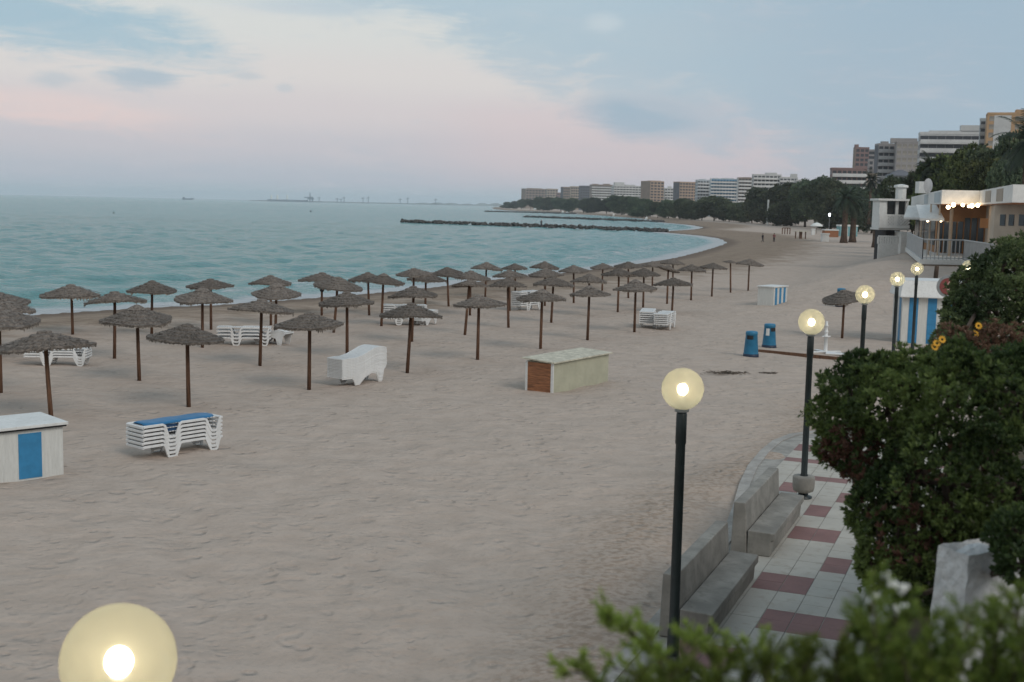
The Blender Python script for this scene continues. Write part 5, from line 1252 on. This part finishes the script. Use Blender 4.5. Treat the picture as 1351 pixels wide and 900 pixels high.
block('pinkish low annex just behind the dark red balcony building', 1132, 1156, 231, 445, 3, 8.5, 'win', c_beige, 4, 5, .5, nside=0)
block('slim dark tower with small stacked balconies and an antenna box on its left corner', 1127, 1146, 196, 640, 8, 6.0, 'win', c_red, 3, 14, .7, c_brown, None, [(.0, .25, 5)], nside=3)
block('plain pale slab behind the slim dark tower', 1144, 1158, 199, 660, 5, 6.0, 'win', c_grey, 1, 0, .7, nside=0)
block('grey beige stepped block below the pale slab', 1146, 1168, 212, 600, 5, 6.6, 'win', c_grey, 4, 8, .6, nside=2)
block('dark left wing with deep balconies of the grey hill block', 1156, 1186, 192, 540, 7, 8.6, 'balc', c_grey, 4, 14, .7, c_dkgrey, m_ralg, [(.2, .5, 5)], nside=3)
block('grey hill block with small pale windows and a red brown stair strip', 1183, 1218, 189, 530, 7, 8.8, 'win', c_grey, 5, 6, .6, None, None, [(-.2, .75, 6)], win=m_win2, nside=0)
block('big white hill block with long horizontal balcony bands', 1217, 1298, 178, 440, 6, 11.2, 'band', c_white, 8, 6, .35, None, m_slab, [(.14, .98, 5), (.6, .97, 12)], nside=2)
block('slim blue glazed strip tower left of the orange one', 1294, 1308, 158.5, 420, 7, 9.5, 'balc', c_bluish, 2, 4, .6, None, m_ralg, nside=0)
tw = block('orange and white tower at the right photo edge, tallest on the hill', 1306, 1366, 152.5, 410, 8, 10.5, 'win', c_orange, 4, 4, .6, None, None, [(.55, .9, 7)], win=m_win2, nside=0)
wl = [c_ for c_ in tw.children if c_.name.startswith('wall')][0]; ww = wl.dimensions.x
MB().b(-ww * .37, -ww * .04, -wl.dimensions.y / 2 - .12, -wl.dimensions.y / 2 - .01, 1, wl.dimensions.z - .3).build('white_stair_panel', c_white, tw)
pav = D(1190, 236, 230); t = thing('hill_pavilion', 'low hill house with dark pyramid roof and pale walls below the grey hill block', 'house', (pav.x, pav.y, 4)); k = 230 / F
zt = D(1190, 232, 230).z - 4
MB().b(-15 * k, 15 * k, 0, 20 * k, 0, zt).build('wall', c_bluish, t)
MB().add([(-17 * k, -1, zt), (17 * k, -1, zt), (17 * k, 22 * k, zt), (-17 * k, 22 * k, zt), (-3 * k, 9 * k, zt + 8 * k), (3 * k, 9 * k, zt + 8 * k)], [(0, 1, 5, 4), (1, 2, 5), (2, 3, 4, 5), (3, 0, 4)]).build('roof', c_dkgrey, t)
for x in (-9, 0, 9): MB().b((x - 3) * k, (x + 3) * k, -.06, .1, zt - 7 * k, zt - 2 * k).build('window', m_win, t)

# ------------------------------------------------------------------ beach restaurant
def pt(px, Y, py=300): v = D(px, py, Y); return v
RY = 90.0
m_ceil = M('timber_ceiling', (.30, .13, .055), .7, .2, 2, .1, .004); m_orange = M('orange_wall', (.36, .18, .08), .8, .15, 1, 0); m_beigew = M('beige_wall', (.42, .35, .28), .85, .1, 1, .1, .004)
t = thing('beach_restaurant', 'white flat roofed restaurant with bent fascia, string bulbs and railed terrace at right', 'restaurant', (pt(1240, RY).x, RY, 2.0))
org = Vector((pt(1240, RY).x, RY, 2.0))
ztop = D(1240, 250.5, RY).z; zfb = D(1240, 269, RY).z
P_ = [Vector((42.8, 132, 0)), Vector((pt(1240, RY).x, RY, 0)), Vector((pt(1290, RY).x, RY, 0)), Vector((pt(1333, 70).x, 70, 0)), Vector((pt(1420, 70).x, 70, 0))]
def loc_(v, z): return (v.x - org.x, v.y - org.y, z - org.z)
m_ = MB()
outl = [(p_.x - org.x, p_.y - org.y) for p_ in P_] + [(78 - org.x, 75 - org.y), (90 - org.x, 134 - org.y)]
m_.prism(outl, zfb - org.z, ztop - org.z); m_.build('roof_fascia', m_white, t)
m_ = MB(); m_.prism([(x * 1.0 + .15, y + .35) for x, y in outl], zfb - org.z - .06, zfb - org.z - .004); m_.build('ceiling', m_ceil, t)
# fascia panels
def vpanel(m_, a, b_, z0, z1, off=.03):
    d = (b_ - a); n_ = Vector((d.y, -d.x, 0)).normalized()
    q = [a + n_ * off, b_ + n_ * off]
    m_.add([loc_(q[0], z0), loc_(q[1], z0), loc_(q[1], z1), loc_(q[0], z1), loc_(a - n_ * .05, z0), loc_(b_ - n_ * .05, z0), loc_(b_ - n_ * .05, z1), loc_(a - n_ * .05, z1)], [(0, 1, 2, 3), (7, 6, 5, 4), (0, 4, 5, 1), (3, 2, 6, 7), (0, 3, 7, 4), (1, 5, 6, 2)])
for k0, k1 in ((.22, .40), (.58, .76)):
    m_ = MB(); vpanel(m_, P_[2].lerp(P_[3], k0), P_[2].lerp(P_[3], k1), zfb + .12, ztop - .12); m_.build('fascia_panel', c_beige, t)
for k0, k1 in ((.28, .40), (.58, .72)):
    m_ = MB(); vpanel(m_, P_[0].lerp(P_[1], k0 + .25), P_[0].lerp(P_[1], k1 + .25), zfb + .12, ztop - .12); m_.build('fascia_panel', c_bluish, t)
# recessed front, wings
fz = D(1217, 342, 84).z
bw = [Vector((pt(1207, 118).x, 118, 0)), Vector((pt(1222, 100).x + .5, 99, 0)), Vector((pt(1300, 97).x, 97, 0)), Vector((pt(1311, 80).x, 80, 0)), Vector((pt(1420, 74).x, 74, 0))]
m_ = MB(); vpanel(m_, bw[1], bw[2], fz, zfb - .06, .0); vpanel(m_, bw[0], bw[1], fz, zfb - .06, 0); m_.build('front_wall', m_orange, t)
m_ = MB(); vpanel(m_, bw[3], bw[4], 0.5, zfb - .06, 0); vpanel(m_, bw[2], bw[3], .5, zfb - .06, 0); m_.build('wing_wall', m_beigew, t)
zs = (zfb - fz)
for k in range(7):
    a, b_ = bw[1].lerp(bw[2], .02 + k * .14), bw[1].lerp(bw[2], .13 + k * .14); m_ = MB(); vpanel(m_, a, b_, fz + .05, fz + zs * (.66 if k < 4 else .74), .05); m_.build('glazed_door', m_glass, t)
for k in range(4):
    a, b_ = bw[0].lerp(bw[1], .04 + k * .24), bw[0].lerp(bw[1], .24 + k * .24); m_ = MB(); vpanel(m_, a, b_, fz + .6, fz + zs * .7, .05); m_.build('glazed_door', m_glass, t)
for px in (1320, 1332, 1346):
    a = bw[3].lerp(bw[4], (px - 1311) / 109.0); b_ = bw[3].lerp(bw[4], (px + 7 - 1311) / 109.0); m_ = MB(); vpanel(m_, a, b_, D(px, 298, 78).z, D(px, 283, 78).z, .05); m_.build('window', m_glass, t)
m_ = MB(); vpanel(m_, Vector((pt(1293, 92).x, 92, 0)), Vector((pt(1304, 91).x, 91, 0)), D(1298, 301, 92).z, D(1298, 288, 92).z, .05); m_.build('timber_board', m_orange, t)
for px, Y in ((1262, 91), (1222, 97), (1234, 92), (1246, 91)):
    p = pt(px, Y); m_ = MB(); m_.tube([(p.x - org.x, Y - org.y + 1.2, fz - org.z), (p.x - org.x, Y - org.y + 1.2, zfb - org.z)], .14 if px == 1262 else .07, 8); m_.build('column', m_beigew, t)
# terrace slab, base, railing
T_ = [Vector((pt(1196, 112).x, 112, 0)), Vector((pt(1217, 84).x, 84, 0)), Vector((pt(1271, 84).x, 84, 0)), Vector((pt(1312, 73).x, 73, 0))]
tp_ = [(p_.x - org.x, p_.y - org.y) for p_ in T_] + [(pt(1420, 73).x - org.x, 73 - org.y), (78 - org.x, 80 - org.y), (88 - org.x, 116 - org.y)]
m_ = MB(); m_.prism(tp_, fz - .35 - org.z, fz - org.z); m_.build('terrace_slab', m_white, t)
cx_ = sum(x for x, y in tp_) / len(tp_); cy_ = sum(y for x, y in tp_) / len(tp_)
m_ = MB(); m_.prism([(x + (cx_ - x) * .02, y + (cy_ - y) * .02) for x, y in tp_], -3.0, fz - .36 - org.z); m_.build('base_wall', M('base_stone', (.30, .24, .19), .9, .2, 1, .4, .01), t)
hr = 1.36
for a, b_ in ((T_[0], T_[1]), (T_[1], T_[2]), (T_[2], T_[3])):
    d = b_ - a; n_ = int(d.length / .26); m_ = MB()
    a2 = a + Vector((.15, .1, 0))
    for k in range(n_ + 1):
        q = a2 + d * k / n_; m_.box(loc_(q, fz + hr / 2), (.055, .055, hr))
    m_.tube([loc_(a2, fz + hr), loc_(a2 + d, fz + hr)], .055, 6); m_.tube([loc_(a2, fz + .1), loc_(a2 + d, fz + .1)], .04, 6); m_.build('railing', m_ralg, t)
# awnings
for px, Y, w_ in ((1225, 93, 5.0), (1202, 108, 3.0)):
    p = pt(px, Y); m_ = MB(); x, y = p.x - org.x, Y - org.y; z1 = zfb - org.z - .05
    m_.add([(x - 1.1, y - 1.2, z1 - 1.05), (x + .5, y - 1.9, z1 - 1.05), (x + 1.2, y + w_ - 3, z1), (x - .2, y + w_ - 2.4, z1), (x - 1.1, y - 1.2, z1 - 1.22), (x + .5, y - 1.9, z1 - 1.22)], [(0, 1, 2, 3), (4, 5, 1, 0)])
    ao = m_.build('awning', m_white, t); ao.modifiers.new('th', 'SOLIDIFY').thickness = .04
# left lattice balcony and pavilion
by = 118.0; xa, xb = pt(1160, by).x, pt(1200, by).x; zb0, zb1, zg = D(1180, 301, by).z, D(1180, 283, by).z, D(1180, 265, by).z
m_ = MB(); m_.b(xa - org.x, xb - org.x, by - org.y, by - org.y + .2, zb0 - org.z, zb0 - org.z + .25); m_.b(xa - org.x, xb - org.x, by - org.y, by - org.y + .2, zb1 - org.z - .15, zb1 - org.z)
m_.b(xa - org.x, xa - org.x + .75, by - org.y - .003, by - org.y + .197, zb0 - org.z + .252, zb1 - org.z - .152)
H_ = zb1 - zb0 - .4; gx = H_ / 3.0
for k in range(-3, 12):
    for sg in (0, 1):
        xs = xa + .75 + k * gx * 1.0; a_, b_ = xs, xs + H_; t0 = max(0, (xa + .75 - a_) / H_); t1 = min(1, (xb - a_) / H_)
        if t1 <= t0: continue
        zz = lambda t_: zb0 - org.z + .25 + (t_ if not sg else 1 - t_) * H_
        m_.tube([(a_ + t0 * H_ - org.x, by - org.y + .08 + .08 * sg, zz(t0)), (a_ + t1 * H_ - org.x, by - org.y + .08 + .08 * sg, zz(t1))], .085, 4)
m_.build('lattice_balcony', m_white, t)
m_ = MB(); m_.b(xa - org.x, xb - org.x, by - org.y + .21, by - org.y + 3, zb0 - org.z - .2, zb0 - org.z - .01); m_.b(xa - org.x - .1, xb - org.x, by - org.y + .4, by - org.y + 3.2, zg - org.z, zg - org.z + .2)
m_.b(xa - org.x + .1, xa - org.x + .8, by - org.y + .6, by - org.y + 2.9, zb0 - org.z, zg - org.z - .003); m_.build('gallery', m_white, t)
m_ = MB(); m_.b(xa - org.x + .81, xb - org.x, by - org.y + 1.2, by - org.y + 1.3, zb0 - org.z + .02, zg - org.z - .01); m_.build('gallery_glazing', m_glass, t)
m_ = MB()
for px in (1171, 1186, 1199.0): q = pt(px, by).x - org.x; m_.b(q - .14, q + .14, by - org.y + .9, by - org.y + 1.15, zb0 - org.z + .01, zg - org.z - .01)
m_.build('glazing_post', m_white, t)
m_ = MB(); q0, q1 = pt(1187, by).x, pt(1201, by).x; m_.b(q0 - org.x, q1 - org.x, by - org.y - .6, by - org.y + 5, -2.0, D(1190, 306, by).z - org.z); m_.build('lower_wall', m_white, t)
m_ = MB(); m_.b(pt(1175, by).x - org.x, q0 - org.x - .01, by - org.y + 1.5, by - org.y + 5, -2.0, zb0 - org.z - .21); m_.build('under_balcony_shade', m_dark, t)  # near-black block stands in for the shade below the balcony
m_ = MB(); q0, q1 = pt(1160, 114).x, pt(1186, 114).x; zl0, zl1 = D(1172, 322, 114).z, D(1172, 311, 114).z
m_.b(q0 - org.x, q1 - org.x, 114 - org.y, 114 - org.y + .15, -2.0, zl0 - org.z); m_.b(q0 - org.x, q1 - org.x, 114 - org.y, 114 - org.y + .15, zl1 - org.z - .12, zl1 - org.z)
for k in range(9): q = q0 + (q1 - q0) * k / 8; m_.b(q - .09 - org.x, q + .09 - org.x, 114 - org.y + .02, 114 - org.y + .13, zl0 - org.z, zl1 - org.z - .12)
m_.build('lower_balustrade', m_white, t)
# roof turret and satellite dish
m_ = MB(); q = pt(1186, 122); m_.lathe([(.55, zg - org.z + .2), (.55, zg - org.z + 1.3), (.72, zg - org.z + 1.35), (.72, zg - org.z + 1.45)], 8, (q.x - org.x, 122 - org.y, 0), True); m_.lathe([(.5, zg - org.z + 1.45), (.5, D(1186, 247, 122).z - org.z)], 8, (q.x - org.x, 122 - org.y, 0)); m_.lathe([(.75, D(1186, 247, 122).z - org.z), (.7, D(1186, 244.5, 122).z - org.z), (.1, D(1186, 243, 122).z - org.z)], 8, (q.x - org.x, 122 - org.y, 0), True); m_.build('roof_turret', m_white, t)
q = pt(1223, 104); zc_ = D(1223, 245, 104).z - org.z
m_ = MB(); V = []; ff = []
for i in range(6):
    for k in range(16): a = 6.283 * k / 16; r_ = .62 * i / 5; V.append((q.x - org.x + r_ * math.cos(a) * .8 - .3 * (r_ * r_), 104 - org.y + r_ * math.cos(a) * .5, zc_ + r_ * math.sin(a)))
for i in range(5):
    for k in range(16): ff.append((i * 16 + k, i * 16 + (k + 1) % 16, i * 16 + 16 + (k + 1) % 16, i * 16 + 16 + k))
m_.add(V, ff); m_.tube([(q.x - org.x, 104 - org.y + .1, ztop - org.z), (q.x - org.x, 104 - org.y + .1, zc_)], .06, 6); do = m_.build('satellite_dish', m_ralg, t)
m_ = MB(); q = pt(1217, 106); m_.b(q.x - .5 - org.x, q.x + .5 - org.x, 106 - org.y, 107 - org.y, ztop - org.z, ztop - org.z + 1.0); m_.build('chimney', m_white, t)
# bulbs under the eaves
m_eb = emit('string_bulb', (1, .72, .42), 12)
for n_, (px, py, Y, r_) in enumerate([(1251, 273.4, 89.2, .15), (1257.8, 270.4, 89.2, .16), (1270.2, 270.6, 89.2, .13), (1278, 272.4, 89.2, .10), (1282.4, 271.7, 89.2, .16), (1290, 270.9, 89.2, .15), (1224, 291.5, 96, .09), (1241.3, 291.5, 96, .09)]):
    p = D(px, py, Y); m_ = MB(); m_.sphere((0, 0, 0), r_, 10, 8); o = m_.build('light_bulb', m_eb, t, True, loc=(p.x - org.x, p.y - org.y, p.z - org.z))

# ------------------------------------------------------------------ small things far along the beach
m_canvas = M('white_canvas', (.66, .67, .64), .8, .05, 2, 0)
p = onland(1077, 309); Y = p.y
t = thing('parasol', 'white beach bar parasol with drooping canvas left of the palm pair', 'parasol', p)
k = Y / F; zt = D(1077, 293.5, Y).z - p.z
MB().tube([(0, 0, 0), (0, 0, zt)], .05, 6).build('pole', m_trunk, t); MB().lathe([(8.2 * k, zt - 5 * k), (8.0 * k, zt - 4 * k), (5 * k, zt - 1.6 * k), (.05, zt)], 12).build('canopy', m_canvas, t, True)
def farbox(name, label, cat, px0, px1, y0, y1, mat, Y=None, extra=None):
    pm = (px0 + px1) / 2; p = onland(pm, y1); k = p.y / F; w = (px1 - px0) * k; h = (y1 - y0) * k
    t = thing(name, label, cat, p)
    MB().b(-w / 2, w / 2, 0, w * .8, 0, h * .86).build('body', mat, t); MB().b(-w / 2 - .1, w / 2 + .1, -.1, w * .8 + .1, h * .87, h).build('lid' if extra is None else extra, m_canvas, t)
    return t, w, h
farbox('beach_chest', 'white chest standing on the sand left of the palm trunks', 'chest', 1084.5, 1093.5, 308, 319, m_white)
farbox('beach_chest', 'narrow white chest under the drooping canvas parasol', 'chest', 1071, 1075, 302, 310, m_white)
tt, w, h = farbox('teal_kiosk', 'small teal kiosk seen between the two palm trunks', 'kiosk', 1108, 1131, 297, 312, M('teal_board', (.16, .33, .35), .7, .15, 2, 0), extra='roof')
for k_ in range(4): MB().b(-w / 2 + w * (.08 + .24 * k_), -w / 2 + w * (.2 + .24 * k_), -.03, .02, .05, h * .8).build('white_slat', m_white, tt)
farbox('beach_bar', 'low wooden beach bar counter right of the drooping parasol', 'bar', 1088, 1106, 303, 313, m_wood, extra='roof')
p = onland(1056, 315); k = p.y / F
t = thing('wooden_shelter', 'small flat topped wooden shelter on the sand left of the parasol', 'shelter', p)
MB().b(-8 * k, 8 * k, -1, 1, 9.2 * k, 10 * k).build('roof', m_roofb, t); MB().b(-1.5 * k, 1.5 * k, -.4, .4, 0, 9.1 * k).build('trunk_post', m_pole, t)
for x in (-6.5, 6.5): MB().tube([(x * k, 0, 0), (x * k, 0, 9.1 * k)], .12, 6).build('leg', m_pole, t)
p = onland(1037, 309); k = p.y / F
t = thing('play_frame', 'thin legged wooden play frame on the sand before the tree trunks', 'play frame', p)
for x in (-5, -1.7, 1.7, 5): MB().tube([(x * k, 0, 0), (x * k, 0, 8 * k)], .12, 6).build('post', m_pole, t)
MB().tube([(-5 * k, 0, 8 * k), (5 * k, 0, 8 * k)], .10, 6).build('beam', m_pole, t)
p = D(1013, 283, 470); p.z = hgt(p.x, p.y)
MBp = MB().tube([(0, 0, 0), (0, 0, D(1013, 263.5, 470).z - p.z)], .35, 8); tag(MBp.build('flag_pole', m_canvas, loc=p), 'pale mast standing before the left tall trees', 'mast')
p = D(1093.7, 300, 330); p.z = hgt(p.x, p.y); t = thing('street_lamp', 'single lit white street lamp among the dark trees left of the palms', 'street lamp', p)
zl = D(1093.7, 283.5, 330).z - p.z
MB().tube([(0, 0, 0), (0, 0, zl - .5)], .09, 8).build('post', m_grey, t); MB().sphere((0, 0, zl), .33, 10, 8, (.85, .85, 1.3)).build('lamp_head', emit('white_lamp', (.9, .95, 1.0), 9), t, True)
farbox('white_pavilion', 'flat white beach pavilion with a rounded ornament on its roof, farther along the bay', 'pavilion', 911, 925, 281.5, 288, m_white, extra='roof')
p = onland(918, 288); k = p.y / F; tag(MB().lathe([(.9 * k, 0), (.9 * k, 1.2 * k), (1.6 * k, 2.6 * k), (1.0 * k, 4 * k), (1.5 * k, 5 * k), (.05, 6 * k)], 10, cap=False).build('roof_ornament', m_white, loc=(p.x, p.y + 2, D(918, 281.4, p.y).z), smooth=True), 'white rounded ornament standing on the flat beach pavilion', 'ornament')
for px, py, s_, lb in ((706, 277.6, 3.2, 'tiny white tent farthest left on the far shore'), (742.5, 279, 2.6, 'left one of two tiny white tents side by side on the far shore'), (748.3, 279.2, 2.8, 'right one of two tiny white tents side by side on the far shore'), (809.5, 282.6, 2.0, 'tiny white tent below the white terraced block'), (853, 285, 2.6, 'tiny white tent below the tan tower')):
    p = D(px, py, Yt(px) * .93); p.z = hgt(p.x, p.y); k = p.y / F; t = thing('white_tent', lb, 'tent', p, 0, 'tents on the far shore')
    MB().b(-s_ * k / 2, s_ * k / 2, -s_ * k / 2, s_ * k / 2, 0, 1.6 * k).build('side_wall', m_canvas, t); MB().lathe([(s_ * k * .75, 1.6 * k), (.05, 3.0 * k)], 4).build('roof', m_canvas, t)

# ------------------------------------------------------------------ harbour on the horizon, ship
m_steel = M('crane_steel', (.20, .23, .27), .8, .1, .05, 0)
HY = 5000.0; kk = HY / F
def crane(px, hpx, label, big=False):
    p = D(px, 262, HY); t = thing('harbour_crane', label, 'crane', (p.x, HY, 1), 0, 'harbour cranes'); H_ = hpx * kk
    m_ = MB(); s_ = 3.0 if big else 1.6
    m_.tube([(0, 0, 0), (0, 0, H_)], [s_, s_ * .6], 6)
    if big:
        m_.tube([(10, 0, 0), (10, 0, H_ * .55)], [s_, s_], 6); m_.box((3, 0, H_ * .35), (26, 8, 7))
    m_.build('tower', m_steel, t)
    m_ = MB(); m_.tube([(-(8 if not big else 24), 0, H_ * (.72 if not big else .45)), (6, 0, H_ * (.78 if not big else .5))], 1.2 if not big else 2.2, 5); m_.build('jib', m_steel, t)
for px, hp, lb, bg_ in ((409, 12, 'largest harbour crane, standing left of all the other cranes', True), (421, 7, 'thin harbour crane next right of the largest'), (445, 6, 'left one of a tight trio of thin harbour cranes') + (False,), (450, 5, 'shortest, middle one of a tight trio of thin harbour cranes', False), (454, 8, 'tall right one of a tight trio of thin harbour cranes', False), (479, 8, 'left one of a pair of thin harbour cranes further right', False), (486, 9, 'right one of a pair of thin harbour cranes further right', False), (528, 7, 'lone thin harbour crane in the gap', False), (538, 9, 'tall lone harbour crane towards the right', False), (575, 8, 'rightmost harbour mast near the low hills', False)) if False else [
    (409, 12, 'largest harbour crane, standing left of all the other cranes', True), (421, 7, 'thin harbour crane next right of the largest', False), (445, 6, 'left one of a tight trio of thin harbour cranes', False), (450, 5, 'shortest, middle one of a tight trio of thin harbour cranes', False), (454, 8, 'tall right one of a tight trio of thin harbour cranes', False), (479, 8, 'left one of a pair of thin harbour cranes further right', False), (486, 9, 'right one of a pair of thin harbour cranes further right', False), (528, 7, 'lone thin harbour crane in the gap right of the pair', False), (538, 9, 'tall lone harbour crane towards the right end', False), (575, 8, 'rightmost harbour crane near the low hills', False)]:
    crane(px, hp, lb, bg_)
p = D(377, 262, HY); tag(MB().b(-24 * kk, 26 * kk, 0, 60, 0, 2.4 * kk).build('harbour_shed', m_steel, loc=(p.x, HY, 0)), 'long low grey harbour shed left of the largest crane', 'shed')
for px, s_, lb in ((358, 1.4, 'left one of three white storage tanks behind the harbour shed'), (366, 1.6, 'middle one of three white storage tanks behind the harbour shed'), (379, 1.3, 'right one of three white storage tanks behind the harbour shed')):
    p = D(px, 262, HY + 80); zz = D(px, 258, HY).z; tag(MB().lathe([(s_ * kk * .8, 0), (s_ * kk * .8, zz), (s_ * kk * .5, zz + s_ * kk * .5), (.5, zz + s_ * kk * .7)], 12).build('storage_tank', m_canvas, loc=(p.x, HY + 80, 0), smooth=True), lb, 'tank', 'harbour tanks')
p = D(248, 262, 4600); k = 4600 / F
t = thing('cargo_ship', 'small grey cargo ship on the open horizon left of the harbour', 'ship', (p.x, 4600, SEA))
MB().ext_xz([(-7 * k, 0), (6.6 * k, 0), (7.6 * k, 2.2 * k), (6 * k, 1.9 * k), (-7 * k, 1.9 * k)], -6, 6).build('hull', m_steel, t)
MB().b(-6.5 * k, -4.3 * k, -5, 5, 1.92 * k, 3.3 * k).build('bridge', m_steel, t); MB().b(4.2 * k, 4.8 * k, -2, 2, 1.92 * k, 3.0 * k).build('deck_crane', m_steel, t)
for px, py, lb in ((410, 279.5, 'small dark buoy floating below the largest harbour crane'), (150, 281.5, 'thin dark buoy floating on the open water at left')):
    p = G(px, py, SEA); k = p.y / F; tag(MB().lathe([(.02, -.3), (.9 * k, 0), (.9 * k, .8 * k), (.3 * k, 1.4 * k), (.25 * k, 2.2 * k), (.02, 2.3 * k)], 10).build('buoy', m_cloth_dark, loc=p, smooth=True), lb, 'buoy')

# ------------------------------------------------------------------ air
m_haze = bpy.data.materials.new('air'); m_haze.use_nodes = True; nt = m_haze.node_tree
for n_ in list(nt.nodes):
    if n_.type == 'BSDF_PRINCIPLED': nt.nodes.remove(n_)
pv = nt.nodes.new('ShaderNodeVolumePrincipled'); pv.inputs['Color'].default_value = (.90, .94, 1.0, 1); pv.inputs['Density'].default_value = HAZE = 9.5e-5; pv.inputs['Anisotropy'].default_value = .0
nt.links.new(pv.outputs[0], [n_ for n_ in nt.nodes if n_.type == 'OUTPUT_MATERIAL'][0].inputs['Volume'])
hb = MB().b(-23500, 17000, -60, 14300, -8.2, 75).build('haze', m_haze); tag(hb, kind='stuff')

# ------------------------------------------------------------------ render settings
sc.view_settings.view_transform = 'Standard'; sc.view_settings.look = 'None'; sc.view_settings.exposure = 0; sc.view_settings.gamma = 1
sc.cycles.use_denoising = True; sc.cycles.max_bounces = 8; sc.cycles.transparent_max_bounces = 16; sc.cycles.caustics_reflective = False; sc.cycles.caustics_refractive = False
sc.cycles.sample_clamp_indirect = 4; sc.cycles.volume_bounces = 1; sc.cycles.use_adaptive_sampling = True
sc.render.resolution_x, sc.render.resolution_y = 1024, 682
